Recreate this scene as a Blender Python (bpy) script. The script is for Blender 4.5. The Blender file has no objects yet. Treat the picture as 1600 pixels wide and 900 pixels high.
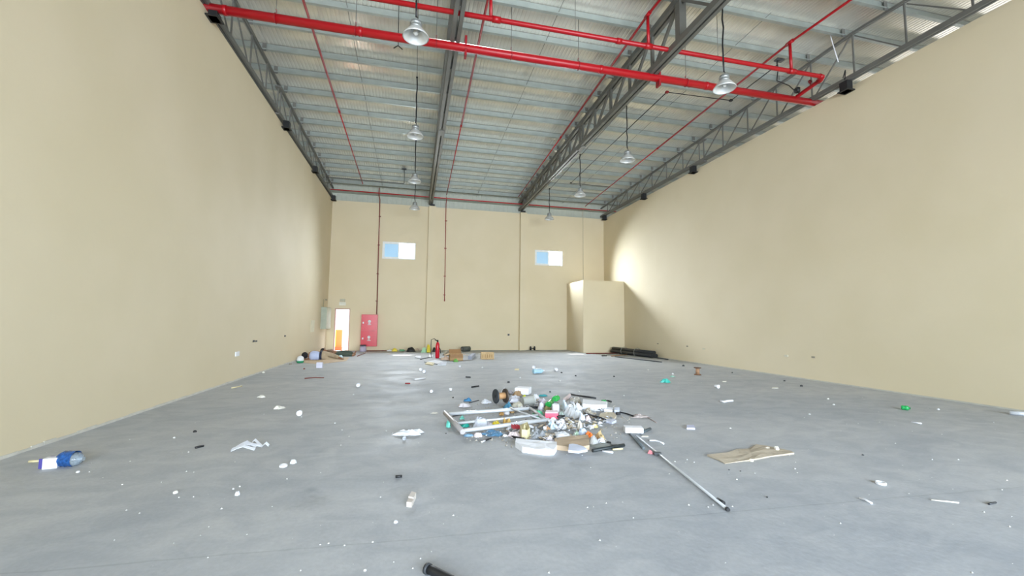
import bpy, math, random
from math import sin, cos, pi, radians as R
from mathutils import Vector as V, Matrix, noise
random.seed(7)
SC = bpy.context.scene
COL = SC.collection

# ------------------------------------------------------------------ camera
FPX, YAW, PITCH, ROLL, EYE = 661.3541, 0.2275, 0.0813, 0.0113, V((0, 0, 1.5))
fwd = V((sin(YAW)*cos(PITCH), cos(YAW)*cos(PITCH), sin(PITCH)))
r0 = V((cos(YAW), -sin(YAW), 0)); u0 = r0.cross(fwd)
RT = cos(ROLL)*r0 + sin(ROLL)*u0; UP = -sin(ROLL)*r0 + cos(ROLL)*u0
cd = bpy.data.cameras.new('camera'); cam = bpy.data.objects.new('camera', cd); COL.objects.link(cam)
cd.sensor_width = 36; cd.lens = FPX/1600*36; cd.clip_end = 300; cd.clip_start = 0.05
cam.matrix_world = Matrix(((RT.x, UP.x, -fwd.x, EYE.x), (RT.y, UP.y, -fwd.y, EYE.y), (RT.z, UP.z, -fwd.z, EYE.z), (0, 0, 0, 1)))
SC.camera = cam

# ------------------------------------------------------------------ sky, sun, daylight openings, exposure
W = bpy.data.worlds.new('sky'); SC.world = W; W.use_nodes = True
nt = W.node_tree; nt.nodes.clear()
sky = nt.nodes.new('ShaderNodeTexSky'); sky.sky_type = 'NISHITA'; sky.sun_disc = False
sky.sun_elevation = R(58); sky.sun_rotation = 0; sky.altitude = 50; sky.dust_density = 2.5; sky.ozone_density = 1.0
bg = nt.nodes.new('ShaderNodeBackground'); bg.inputs[1].default_value = 1.1
wo = nt.nodes.new('ShaderNodeOutputWorld')
nt.links.new(sky.outputs[0], bg.inputs[0]); nt.links.new(bg.outputs[0], wo.inputs[0])
sd = bpy.data.lights.new('sun', 'SUN'); sd.energy = 11.0; sd.angle = R(0.6); sd.color = (1, .96, .9)
sun = bpy.data.objects.new('sun', sd); COL.objects.link(sun)
sun.rotation_euler = V((0, cos(R(58)), sin(R(58)))).to_track_quat('Z', 'Y').to_euler()
sun.location = (0, 40, 60)
def area(name, loc, size, look, power, col, portal=False):
    d = bpy.data.lights.new(name, 'AREA'); d.shape = 'RECTANGLE'; d.size, d.size_y = size
    d.energy = power; d.color = col
    o = bpy.data.objects.new(name, d); COL.objects.link(o); o.location = loc
    o.rotation_euler = V(look).to_track_quat('-Z', 'Z').to_euler()
    if portal: d.cycles.is_portal = True
    return o
fl_ = area('daylight_front_opening', (3.3, -6.9, 2.7), (13.5, 5.2), (0, 1, 0.04), 1650, (0.82, 0.91, 1.0)); fl_.data.spread = R(100)
area('daylight_back_window', (-.83, 23.35, 5.6), (2.0, 1.1), (0.0, -1, -.55), 3000, (.82, .91, 1))
area('daylight_back_window.001', (7.4, 23.35, 5.6), (2.0, 1.1), (0.0, -1, -.55), 3000, (.82, .91, 1))
SC.view_settings.view_transform = 'Standard'; SC.view_settings.look = 'None'
SC.view_settings.exposure = 0.0; SC.view_settings.gamma = 1; SC.view_settings.use_curve_mapping = False
SC.cycles.max_bounces = 9; SC.cycles.diffuse_bounces = 6; SC.cycles.caustics_reflective = False; SC.cycles.caustics_refractive = False
SC.cycles.sample_clamp_indirect = 6; SC.cycles.use_denoising = True

# ------------------------------------------------------------------ helpers
def ray(px, py): return fwd + (px-800)/FPX*RT - (py-450)/FPX*UP
def F(px, py, z=0.0):
    """point of the horizontal plane z seen at a pixel of the photograph"""
    d = ray(px, py); return EYE + d*((z-EYE.z)/d.z)
def PY(px, py, y):
    d = ray(px, py); return EYE + d*((y-EYE.y)/d.y)
def PX(px, py, x):
    d = ray(px, py); return EYE + d*((x-EYE.x)/d.x)
def lin(c):
    if isinstance(c, str): c = [int(c[i:i+2], 16)/255 for i in (0, 2, 4)]
    return tuple((x/12.92 if x <= .04045 else ((x+.055)/1.055)**2.4) for x in c[:3]) + (1,)
_m = {}
def mat(c, rough=.6, metal=0, var=.06, scale=6, bump=0, emit=0, alpha=1, trans=0, key=None):
    k = (str(c), rough, metal, var, scale, bump, emit, alpha, trans, key)
    if k in _m: return _m[k]
    m = bpy.data.materials.new('mat_%d' % len(_m)); m.use_nodes = True; _m[k] = m
    n = m.node_tree.nodes; l = m.node_tree.links; b = n['Principled BSDF']
    b.inputs['Roughness'].default_value = rough; b.inputs['Metallic'].default_value = metal
    base = lin(c)
    tc = n.new('ShaderNodeTexCoord'); nz = n.new('ShaderNodeTexNoise'); nz.inputs['Scale'].default_value = scale; nz.inputs['Detail'].default_value = 4
    l.new(tc.outputs['Object'], nz.inputs['Vector'])
    rp = n.new('ShaderNodeValToRGB'); rp.color_ramp.elements[0].position = .3; rp.color_ramp.elements[1].position = .7
    rp.color_ramp.elements[0].color = tuple(x*(1-var) for x in base[:3])+(1,); rp.color_ramp.elements[1].color = tuple(min(1, x*(1+var)) for x in base[:3])+(1,)
    l.new(nz.outputs['Fac'], rp.inputs[0]); l.new(rp.outputs[0], b.inputs['Base Color'])
    if bump:
        bp = n.new('ShaderNodeBump'); bp.inputs['Strength'].default_value = bump; bp.inputs['Distance'].default_value = .02
        l.new(nz.outputs['Fac'], bp.inputs['Height']); l.new(bp.outputs[0], b.inputs['Normal'])
    if emit: b.inputs['Emission Color'].default_value = base; b.inputs['Emission Strength'].default_value = emit
    if trans: b.inputs['Transmission Weight'].default_value = trans; b.inputs['IOR'].default_value = 1.2
    if alpha < 1: b.inputs['Alpha'].default_value = alpha
    return m

class M:
    def __init__(s): s.v = []; s.f = []; s.smooth = False
    def add(s, vs, fs):
        k = len(s.v); s.v += [V(v) for v in vs]; s.f += [tuple(i+k for i in f) for f in fs]; return s
    def box(s, a, b):
        x0, y0, z0 = a; x1, y1, z1 = b
        return s.add([(x0,y0,z0),(x1,y0,z0),(x1,y1,z0),(x0,y1,z0),(x0,y0,z1),(x1,y0,z1),(x1,y1,z1),(x0,y1,z1)],
                     [(0,3,2,1),(4,5,6,7),(0,1,5,4),(1,2,6,5),(2,3,7,6),(3,0,4,7)])
    def obox(s, c, dx, dy, dz):
        c = V(c); dx, dy, dz = V(dx)/2, V(dy)/2, V(dz)/2
        p = [c+a*dx+b*dy+e*dz for e in (-1, 1) for a, b in ((-1,-1),(1,-1),(1,1),(-1,1))]
        return s.add(p, [(0,3,2,1),(4,5,6,7),(0,1,5,4),(1,2,6,5),(2,3,7,6),(3,0,4,7)])
    def beam(s, a, b, w, h):
        a, b = V(a), V(b); d = b-a; t = d.normalized()
        up = V((0, 0, 1)) if abs(t.z) < .95 else V((0, 1, 0))
        side = t.cross(up).normalized(); up = side.cross(t)
        return s.obox((a+b)/2, d, side*w, up*h)
    def tube(s, path, r, n=8, caps=True, closed=False):
        path = [V(p) for p in path]; k = len(s.v); m = len(path)
        ref = None
        for i, p in enumerate(path):
            t = ((path[(i+1) % m] if closed else path[min(i+1, m-1)]) - (path[i-1] if closed else path[max(i-1, 0)])).normalized()
            if ref is None: ref = V((0, 0, 1)) if abs(t.z) < .9 else V((1, 0, 0))
            a = (ref - t*ref.dot(t)).normalized(); ref = a; b = t.cross(a)
            rr = r[i] if isinstance(r, (list, tuple)) else r
            for j in range(n): s.v.append(p + (a*cos(2*pi*j/n) + b*sin(2*pi*j/n))*rr)
        for i in range(m if closed else m-1):
            for j in range(n):
                i2 = (i+1) % m
                s.f.append((k+i*n+j, k+i*n+(j+1) % n, k+i2*n+(j+1) % n, k+i2*n+j))
        if caps and not closed:
            s.f.append(tuple(k+j for j in range(n))[::-1]); s.f.append(tuple(k+(m-1)*n+j for j in range(n)))
        s.smooth = True
        return s
    def lathe(s, prof, c=(0,0,0), axis=(0,0,1), n=20, cap=True):
        c = V(c); ax = V(axis).normalized(); a = ax.orthogonal().normalized(); b = ax.cross(a); k = len(s.v)
        for (r, z) in prof:
            for j in range(n): s.v.append(c + ax*z + (a*cos(2*pi*j/n)+b*sin(2*pi*j/n))*r)
        for i in range(len(prof)-1):
            for j in range(n): s.f.append((k+i*n+j, k+i*n+(j+1) % n, k+(i+1)*n+(j+1) % n, k+(i+1)*n+j))
        if cap:
            s.f.append(tuple(k+j for j in range(n))[::-1]); s.f.append(tuple(k+(len(prof)-1)*n+j for j in range(n)))
        s.smooth = True
        return s
    def prism(s, pts, z0, z1):
        n = len(pts); 
        return s.add([(p[0], p[1], z0) for p in pts]+[(p[0], p[1], z1) for p in pts],
            [tuple(range(n))[::-1], tuple(range(n, 2*n))] + [(i, (i+1) % n, n+(i+1) % n, n+i) for i in range(n)])

def worldloc(o):
    p = V((0, 0, 0))
    while o: p += o.location; o = o.parent
    return p
def obj(name, m, mt, parent=None, smooth=None):
    if parent is not None: org = worldloc(parent)
    else:
        xs = [v.x for v in m.v]; ys = [v.y for v in m.v]; org = V(((min(xs)+max(xs))/2, (min(ys)+max(ys))/2, min(v.z for v in m.v)))
    me = bpy.data.meshes.new(name); me.from_pydata([v-org for v in m.v], [], m.f); me.materials.append(mt)
    if (m.smooth if smooth is None else smooth):
        for p in me.polygons: p.use_smooth = len(p.vertices) < 6
    o = bpy.data.objects.new(name, me); COL.objects.link(o)
    if parent is not None: o.parent = parent
    else: o.location = org
    return o
def tag(o, label, cat, group=None):
    o['label'] = label; o['category'] = cat
    if group: o['group'] = group
    return o
def thing(name, loc, label, cat, group=None):
    o = bpy.data.objects.new(name, None); COL.objects.link(o); o.location = loc; o.empty_display_size = .1
    return tag(o, label, cat, group)
def struct(name, m, mt):
    o = obj(name, m, mt); o['kind'] = 'structure'; return o
def copy_tree(o, parent=None):
    c = o.copy(); COL.objects.link(c); c.parent = parent
    for ch in list(o.children): copy_tree(ch, c)
    return c

# ------------------------------------------------------------------ surface materials
def wall_mat():
    m = bpy.data.materials.new('cream_plaster'); m.use_nodes = True
    n = m.node_tree.nodes; l = m.node_tree.links; b = n['Principled BSDF']; b.inputs['Roughness'].default_value = .75
    g = n.new('ShaderNodeNewGeometry')
    a = n.new('ShaderNodeTexNoise'); a.inputs['Scale'].default_value = .5; a.inputs['Detail'].default_value = 5; l.new(g.outputs['Position'], a.inputs['Vector'])
    r = n.new('ShaderNodeValToRGB'); r.color_ramp.elements[0].position = .35; r.color_ramp.elements[1].position = .65
    r.color_ramp.elements[0].color = lin('D6C9AA'); r.color_ramp.elements[1].color = lin('DBCEB1')
    l.new(a.outputs['Fac'], r.inputs[0]); l.new(r.outputs[0], b.inputs['Base Color'])
    f = n.new('ShaderNodeTexNoise'); f.inputs['Scale'].default_value = 22; f.inputs['Detail'].default_value = 6; l.new(g.outputs['Position'], f.inputs['Vector'])
    bp = n.new('ShaderNodeBump'); bp.inputs['Strength'].default_value = .12; bp.inputs['Distance'].default_value = .01
    l.new(f.outputs['Fac'], bp.inputs['Height']); l.new(bp.outputs[0], b.inputs['Normal'])
    return m
def floor_mat():
    m = bpy.data.materials.new('grey_concrete'); m.use_nodes = True
    n = m.node_tree.nodes; l = m.node_tree.links; b = n['Principled BSDF']
    g = n.new('ShaderNodeNewGeometry')
    def nz(s, det, stretch=(1,1,1), dist=0):
        mp = n.new('ShaderNodeMapping'); mp.inputs['Scale'].default_value = stretch
        l.new(g.outputs['Position'], mp.inputs['Vector'])
        t = n.new('ShaderNodeTexNoise'); t.inputs['Scale'].default_value = s; t.inputs['Detail'].default_value = det; t.inputs['Distortion'].default_value = dist
        l.new(mp.outputs[0], t.inputs['Vector']); return t
    def ramp(t, p0, c0, p1, c1):
        r = n.new('ShaderNodeValToRGB'); r.color_ramp.elements[0].position = p0; r.color_ramp.elements[1].position = p1
        r.color_ramp.elements[0].color = c0; r.color_ramp.elements[1].color = c1; l.new(t.outputs['Fac'], r.inputs[0]); return r
    def mix(kind, a, c, fac):
        x = n.new('ShaderNodeMixRGB'); x.blend_type = kind; x.inputs[0].default_value = fac
        l.new(a.outputs[0], x.inputs[1]); l.new(c.outputs[0], x.inputs[2]); return x
    big = ramp(nz(.35, 8, (1, 1.6, 1), .6), .35, lin('B1B5B9'), .65, lin('BFC1C2'))
    mid = ramp(nz(2.2, 8, (1, 1.5, 1), 1.0), .38, (.86, .87, .89, 1), .62, (1, 1, 1, 1))
    fine = ramp(nz(30, 6), .35, (.93, .93, .93, 1), .65, (1, 1, 1, 1))
    spk = ramp(nz(55, 2), .74, (0, 0, 0, 1), .78, (.28, .28, .28, 1))
    stain = ramp(nz(.8, 6, (1, 1, 1), 2.0), .66, (1, 1, 1, 1), .8, (.8, .82, .84, 1))
    pale = ramp(nz(.6, 7, (1.3, 1, 1), 1.2), .64, (0, 0, 0, 1), .8, (.10, .095, .08, 1))
    x = mix('MULTIPLY', big, mid, 1); x = mix('MULTIPLY', x, fine, 1); x = mix('MULTIPLY', x, stain, 1); x = mix('ADD', x, spk, .5); x = mix('ADD', x, pale, .8)
    # hairline slab joint and an old round stain, both at fixed places on the slab
    def vm(op, a_, b_=None):
        q = n.new('ShaderNodeVectorMath'); q.operation = op; l.new(a_, q.inputs[0])
        if b_ is not None: q.inputs[1].default_value = b_
        return q
    def sm(op, a_, b_):
        q = n.new('ShaderNodeMath'); q.operation = op; l.new(a_, q.inputs[0]); q.inputs[1].default_value = b_; return q
    P0, P1 = F(380, 865), F(1140, 800); dv = (P1-P0).normalized(); nv = V((-dv.y, dv.x, 0))
    dd = vm('DOT_PRODUCT', g.outputs['Position'], tuple(nv)); e = sm('SUBTRACT', dd.outputs['Value'], P0.dot(nv))
    wob = n.new('ShaderNodeMath'); wob.operation = 'MULTIPLY_ADD'; l.new(nz(3, 4).outputs['Fac'], wob.inputs[0]); wob.inputs[1].default_value = .05; l.new(e.outputs[0], wob.inputs[2])
    e = sm('SUBTRACT', wob.outputs[0], .025); e = sm('ABSOLUTE', e.outputs[0], 0)
    jr = n.new('ShaderNodeMapRange'); l.new(e.outputs[0], jr.inputs[0]); jr.inputs[1].default_value = .002; jr.inputs[2].default_value = .012; jr.inputs[3].default_value = .86; jr.inputs[4].default_value = 1
    S0 = F(485, 784); sb = vm('SUBTRACT', g.outputs['Position'], tuple(S0)); ln = vm('LENGTH', sb.outputs[0])
    w2 = n.new('ShaderNodeMath'); w2.operation = 'MULTIPLY_ADD'; l.new(nz(9, 5, (1, 1, 1), 1).outputs['Fac'], w2.inputs[0]); w2.inputs[1].default_value = .35; l.new(ln.outputs['Value'], w2.inputs[2])
    sr = n.new('ShaderNodeMapRange'); l.new(w2.outputs[0], sr.inputs[0]); sr.inputs[1].default_value = .2; sr.inputs[2].default_value = .36; sr.inputs[3].default_value = .82; sr.inputs[4].default_value = 1
    mm = n.new('ShaderNodeMath'); mm.operation = 'MULTIPLY'; l.new(jr.outputs[0], mm.inputs[0]); l.new(sr.outputs[0], mm.inputs[1])
    xx = n.new('ShaderNodeMixRGB'); xx.blend_type = 'MULTIPLY'; xx.inputs[0].default_value = 1; l.new(x.outputs[0], xx.inputs[1]); l.new(mm.outputs[0], xx.inputs[2]); x = xx
    l.new(x.outputs[0], b.inputs['Base Color'])
    b.inputs['Specular IOR Level'].default_value = .3
    rr = ramp(nz(1.5, 6), .3, (.6,)*3+(1,), .7, (.8,)*3+(1,)); l.new(rr.outputs[0], b.inputs['Roughness'])
    bp = n.new('ShaderNodeBump'); bp.inputs['Strength'].default_value = .12; bp.inputs['Distance'].default_value = .02
    l.new(nz(18, 8).outputs['Fac'], bp.inputs['Height']); l.new(bp.outputs[0], b.inputs['Normal'])
    return m
WALL = wall_mat(); FLOOR = floor_mat()
ROOF = mat('EDEADE', .2, .42, .05, 1.5, key='roof')
GALV = mat('9EA6A1', .45, .4, .10, 3.0, key='galv')
STEEL = mat('70706A', .5, .35, .06, 3.0, key='steel')
STEELB = mat('73736E', .5, .3, .06, 3.0, key='steelb')
RED = mat('A20413', .4, 0, .04, 3.0, key='redpipe')
DRED = mat('8E1C22', .45, 0, .05, 3.0)
BRN = mat('7A3A32', .5, 0, .05, 3.0)
BLACK = mat('1B1C1E', .5, 0, .1)
DGREY = mat('3A3D40', .5, 0, .1)
WHITE = mat('E9EAEE', .6, 0, .04)
OFFW = mat('D9D6CC', .7, 0, .06)
FOAM = mat('EDEFF4', .8, 0, .03, 20)
PAPER = mat('DDE0E6', .75, 0, .06)
GREYP = mat('B7BAC0', .6, 0, .08)
CARD = mat('B59468', .8, 0, .08, 12)
CARDL = mat('C4AE93', .8, 0, .1, 10)
ALU = mat('D2D6DA', .35, .35, .05)
CREAM = mat('DCCFA4', .7, 0, .08)
BLUEP = mat('54809E', .4, 0, .15)
TEAL = mat('2FA89A', .45, 0, .1)
GREEN = mat('2E9A55', .35, 0, .15)
SKIN = mat('8A6247', .55, 0, .06)
CLEAR = mat('C9D6DC', .2, 0, .1, alpha=.55)

# ------------------------------------------------------------------ the setting
XL, XR, YB, YF, H = -4.19, 10.75, 22.7, -7.0, 7.63
struct('floor', M().box((XL-.2, YF, -.15), (XR+.2, YB+.2, 0)), FLOOR)
struct('ground', M().box((-60, -70, -.5), (70, 90, -.16)), mat('A8A59D', .9, 0, .06, .3))
struct('wall_left', M().box((XL-.2, YF, 0), (XL, YB+.2, H)), WALL)
struct('wall_right', M().box((XR, YF, 0), (XR+.2, YB+.2, H)), WALL)
W1 = (-1.67, .01, 4.73, 5.63); W2 = (6.56, 8.22, 4.73, 5.6); DR = (-3.84, -3.12, 0, 2.1)
m = M()
xs = sorted({XL, XR, W1[0], W1[1], W2[0], W2[1], DR[0], DR[1]}); zs = sorted({0, H, W1[2], W1[3], W2[3], DR[3]})
for i in range(len(xs)-1):
    run = None
    for j in range(len(zs)-1):
        cx, cz = (xs[i]+xs[i+1])/2, (zs[j]+zs[j+1])/2
        hole = any(h[0] < cx < h[1] and h[2] < cz < h[3] for h in (W1, W2, DR))
        if not hole: m.box((xs[i], YB, zs[j]), (xs[i+1], YB+.2, zs[j+1]))
wb = struct('wall_back', m, WALL)
# front wall behind the camera with its wide loading opening
m = M(); m.box((XL, YF-.2, 0), (-3.4, YF, 8.4)); m.box((10.1, YF-.2, 0), (XR, YF, 8.4)); m.box((-3.4, YF-.2, 5.3), (10.1, YF, 8.4))
struct('wall_front', m, WALL)
# pilasters on the back wall
for k, (a, b) in enumerate(((.64, 1.0), (5.66, 6.02))):
    o = obj('pilaster', M().box((a, YB-.22, 0), (b, YB+.01, H)), WALL, wb)
# service cubicle in the right-hand corner
m = M(); m.box((8.46, 20.3, 0), (XR, YB, 3.72)); struct('wall_cubicle', m, WALL)
# windows
for k, w in enumerate((W1, W2)):
    x0, x1, z0, z1 = w; xm = (x0+x1)/2; t = .055
    m = M().box((x0, YB+.02, z0), (x1, YB+.12, z0+t)).box((x0, YB+.02, z1-t), (x1, YB+.12, z1)).box((x0, YB+.02, z0+t), (x0+t, YB+.12, z1-t)).box((x1-t, YB+.02, z0+t), (x1, YB+.12, z1-t))
    wi = struct('window_%d' % (k+1), m, mat('E6E8E6', .4))
    s = M().box((x0+t, YB+.03, z0+t), (x0+2*t, YB+.06, z1-t)).box((xm-t, YB+.03, z0+t), (xm, YB+.06, z1-t)).box((x0+2*t, YB+.03, z0+t), (xm-t, YB+.06, z0+2*t)).box((x0+2*t, YB+.03, z1-2*t), (xm-t, YB+.06, z1-t))
    sash = obj('sash', s, mat('E6E8E6', .4), wi)
    obj('pane', M().box((x0+2*t, YB+.04, z0+2*t), (xm-t, YB+.048, z1-2*t)), mat('BCDDF0', .15, 0, 0, alpha=.955, key='blueglass'), sash)
# door opening with thin steel frame, leaf swung outwards
x0, x1, z0, z1 = DR; t = .035
d1 = struct('door_1', M().box((x0, YB-.01, 0), (x0+t, YB+.21, z1)).box((x1-t, YB-.01, 0), (x1, YB+.21, z1)).box((x0+t, YB-.01, z1-t), (x1-t, YB+.21, z1)), mat('B58C86', .5))
# rough plaster bead where walls meet the floor
m = M(); 
for i in range(110):
    y = 4+i*.17; hh = .035+.02*noise.noise(V((y*3, 1, 0))); m.box((XL, y, 0), (XL+.012+.01*abs(noise.noise(V((y*2, 5, 0)))), y+.17, hh))
struct('baseboard_left', m, mat('C9C6BC', .8, 0, .1))
struct('baseboard_right', M().box((XR-.012, 4, 0), (XR, 22.7, .03)), mat('B9B7AC', .8, 0, .1))
# back cladding band above the masonry
m = M(); x = -12.0
while x < 19:
    m.add([(x, YB+.16, 7.55), (x+.19, YB+.16, 7.55), (x+.2, YB+.166, 7.55), (x+.24, YB+.166, 7.55), (x+.25, YB+.16, 7.55),
           (x, YB+.16, 8.75), (x+.19, YB+.16, 8.75), (x+.2, YB+.166, 8.75), (x+.24, YB+.166, 8.75), (x+.25, YB+.16, 8.75)], [(0,1,6,5),(1,2,7,6),(2,3,8,7),(3,4,9,8)]); x += .25
tr = struct('trim_1', m, mat('B8BDB2', .6, .1, .04))
obj('eave_rail', M().box((-12, YB+.02, 8.06), (19, YB+.15, 8.14)), mat('9DA396', .5, .3, .05), tr)
# neighbouring bays past the dividing walls: masonry behind, unseen sides added against sky glare
struct('wall_neighbour_sky_screen', M().box((-12, YB, 0), (XL, YB+.2, H)).box((XR+.2, YB, 0), (19, YB+.2, H)).box((-12.2, YF, 0), (-12, YB+.2, 5.5)).box((19, YF, 0), (19.2, YB+.2, 5.5)), WALL)

def ztop(y): return 8.93 - .042*abs(y-8.0)
def zroof(y): return ztop(y) + .06 + .2
# roof: ribbed sheets, one metre wide, two slopes
CE = bpy.data.objects.new('ceiling', None); COL.objects.link(CE); CE['kind'] = 'structure'; CE.location = (3, 8, 9.15)
def sheet_profile():
    pts = []
    for k in range(10):
        a = k*.1
        pts += [(a, 0), (a+.055, 0), (a+.065, .007), (a+.09, .007)]
    pts.append((1.0, 0)); return pts
PR = sheet_profile()
def roof_sheet(x0, ya, yb):
    m = M(); n = len(PR)
    m.v = [V((x0+p[0], ya, zroof(ya)+p[1])) for p in PR]+[V((x0+p[0], yb, zroof(yb)+p[1])) for p in PR]
    m.f = [(i, i+1, n+i+1, n+i) for i in range(n-1)]
    return m
o1 = obj('roof_sheet', roof_sheet(-12, 8, 23.4), ROOF, CE); o2 = obj('roof_sheet', roof_sheet(-12, -7.6, 8), ROOF, CE)
for k in range(1, 31):
    for o in (o1, o2):
        c = o.copy(); COL.objects.link(c); c.parent = CE; c.location.x = k*1.0
# purlins
TX = [-9.15, -4.22, .73, 5.71, 10.66, 15.6]
def purlin(x0, x1, y, z):
    m = M(); m.box((x0, y, z), (x1, y+.012, z+.2)); m.box((x0, y-.07, z), (x1, y, z+.012)); m.box((x0, y+.012, z+.188), (x1, y+.08, z+.2)); m.box((x0, y-.07, z+.012), (x1, y-.06, z+.03))
    return m
proto = {}
bays = [(-12, -9.1), (-9.2, -4.2), (-4.24, .78), (.68, 5.76), (5.66, 10.7), (10.6, 15.6), (15.6, 19)]
for i in range(16):
    y = 7.2+i
    for b, (a, c_) in enumerate(bays):
        if b in (0, 6): continue
        yy = y + (.0 if b % 2 else .016)
        if b not in proto:
            proto[b] = obj('purlin', purlin(a, c_, 0, 0), GALV, CE)
            o = proto[b]; me_off = V((0, 0, 0)); o.location = V((0, yy, ztop(yy)+.05)); continue
        o = proto[b].copy(); COL.objects.link(o); o.parent = CE; o.location = V((0, yy, ztop(yy)+.05))
m = M()
for y in [6.2-i for i in range(14)]: m.v and None; m2 = purlin(-12, 19, y, ztop(y)+.05); m.add(m2.v, m2.f)
for i in range(16):
    y = 7.2+i
    for a, c_ in (bays[0], bays[6]): m2 = purlin(a, c_, y, ztop(y)+.05); m.add(m2.v, m2.f)
o = obj('far_purlin', m, GALV, CE); o['kind'] = 'stuff'
obj('sag_rod', M().tube([(-1.75, 8, 9.03), (-1.75, 22.7, 9.03-.042*14.7)], .008, 5), STEELB, CE)
obj('sag_rod', M().tube([(3.2, 8, 9.03), (3.2, 22.7, 9.03-.042*14.7)], .008, 5), STEELB, CE)
obj('sag_rod', M().tube([(8.2, 8, 9.03), (8.2, 22.7, 9.03-.042*14.7)], .008, 5), STEELB, CE)

# ------------------------------------------------------------------ roof trusses
NODES = [8.0+1.165*k for k in range(13)]
def truss(x, heavy, label):
    t = thing('roof_truss', (x, YB, 7.75), label, 'truss', None)
    mt = STEEL if heavy else STEELB
    zb = 7.85 if heavy else 7.8
    w, hh, g = (.085, .15, .045) if heavy else (.055, .11, .02)
    ts = 1 if heavy else .6
    for s in (-1, 1):
        xx = x+s*(w+g)/2
        obj('bottom_chord', M().box((xx-w/2, YF, zb-hh/2), (xx+w/2, YB+.15, zb+hh/2)), mt, t)
        for ya, yb in ((8, YB+.15), (YF, 8)):
            obj('top_chord', M().beam((x+s*(w+g)/2*ts, ya, ztop(ya)-hh*ts/2+.02), (x+s*(w+g)/2*ts, yb, ztop(yb)-hh*ts/2+.02), w*.95*ts, hh*.95*ts), mt, t)
    ww = .07 if heavy else .032
    for k, y in enumerate(NODES):
        zt = ztop(y)-.03
        if k == 5:
            for d in (-.13, .13): obj('vertical_strut', M().box((x-ww/2, y+d-ww/2, zb), (x+ww/2, y+d+ww/2, zt)), mt, t)
            obj('splice_plate', M().box((x-.08, y-.2, zb-.1), (x+.08, y+.2, zb-.04)), mt, t)
            obj('splice_plate', M().box((x-.08, y-.2, zt-.1), (x+.08, y+.2, zt-.06)), mt, t)
        else:
            q = .085 if (k == 0 and heavy) else ww/2
            obj('vertical_strut', M().box((x-q, y-q, zb), (x+q, y+q, zt)), mt, t)
        if k < len(NODES)-1:
            y2 = NODES[k+1]-.08
            obj('diagonal_strut', M().beam((x, y+.05, zt-.03), (x, y2, zb+.03), ww*.9, ww*.9), mt, t)
    for k in range(1, 13):
        y = 8.0-1.165*k
        obj('vertical_strut', M().box((x-ww/2, y-ww/2, zb), (x+ww/2, y+ww/2, ztop(y)-.03)), mt, t)
        obj('diagonal_strut', M().beam((x, y+1.11, ztop(y)-.05), (x, y+.06, zb+.03), ww*.9, ww*.9), mt, t)
    for i in range(16):
        y = 7.2+i
        obj('purlin_cleat', M().box((x-.13 if x > 3 else x+.02, y-.05, ztop(y)), (x-.03 if x > 3 else x+.12, y-.035, ztop(y)+.22)), mt, t)
    return t
truss(TX[1], False, 'grey steel lattice truss running along the top of the left wall')
truss(TX[2], True, 'heavy grey steel truss seen from below, ending on the left pilaster')
truss(TX[3], True, 'heavy grey steel lattice truss ending on the right pilaster')
truss(TX[4], False, 'slim grey steel lattice truss along the top of the right wall')
# support blocks under the chords
def support(x, y, label, w=.2, z0=H, z1=7.78):
    tag(obj('bearing_block', M().box((x-w/2, y-.1, z0), (x+w/2, y+.1, z1)).box((x-w/2-.04, y-.13, z0), (x+w/2+.04, y+.13, z0+.03)), BLACK), label, 'bracket')
for y, n in ((9.2, 'beside the thick red pipe on the left wall'), (14.2, 'midway along the top of the left wall'), (18.2, 'far along the top of the left wall'), (22.3, 'at the back corner of the left wall')):
    support(XL+.12, y, 'black bearing block under the truss ' + n, .16, 7.5, 7.74 if y > 10 else 7.63)
for y, n in ((8.2, 'nearest on the right wall, with loose wires'), (14.3, 'midway along the top of the right wall'), (18.0, 'far along the top of the right wall'), (22.3, 'at the back corner of the right wall')):
    support(XR-.13, y, 'black bearing block under the truss ' + n, .18, 7.48, 7.74)
for x, n in ((.82, 'left'), (5.84, 'right')):
    support(x, YB-.02, 'black bearing block capping the %s pilaster of the back wall' % n, .24, H+.002, 7.76)

# ------------------------------------------------------------------ fire pipes
t = thing('sprinkler_main', (3, 9.22, 7.62), 'thick red fire main pipe crossing the hall below the trusses', 'pipe')
obj('pipe_run', M().tube([(-6, 9.22, 7.74), (13, 9.22, 7.74)], .092, 16), RED, t)
for x in (-3.9, -1.3, 4.31, 7.3): obj('coupling', M().lathe([(.092, -.04), (.101, -.035), (.101, .035), (.092, .04)], (x, 9.22, 7.74), (1, 0, 0), 16), RED, t)
for x in (-2.97, -1.4, .32, 2.05, 3.73, 6.7):
    h = obj('hanger_rod', M().tube([(x, 9.22, 7.84), (x, 9.22, 9.1)], .008, 5), STEELB, t)
    obj('hanger_ring', M().tube([(x+.0, 9.22+.1*cos(a), 7.74+.1*sin(a)) for a in [i*pi/8 for i in range(16)]], .008, 4, closed=True).tube([(x, 9.22, 7.84), (x, 9.24, 7.9), (x, 9.22, 7.94)], .014, 5), DRED, h)
for x in (.98, 5.9):
    obj('bracket', M().box((x-.025, 9.14, 7.52), (x+.025, 9.3, 8.0)), DRED, t)
obj('riser', M().tube([(-4.45, 9.22, 7.74), (-4.45, 9.22, 8.5)], .09, 12), DRED, t)
t = thing('sprinkler_header', (3, 8.36, 7.85), 'thinner red header pipe running parallel to the thick main, with elbow at the right end', 'pipe')
obj('pipe_run', M().tube([(-6, 8.36, 7.9), (10.03, 8.36, 7.9), (10.1, 8.38, 7.89), (10.13, 8.45, 7.88), (10.13, 9.15, 7.8), (10.13, 9.22, 7.76)], .052, 12), RED, t)
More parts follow.
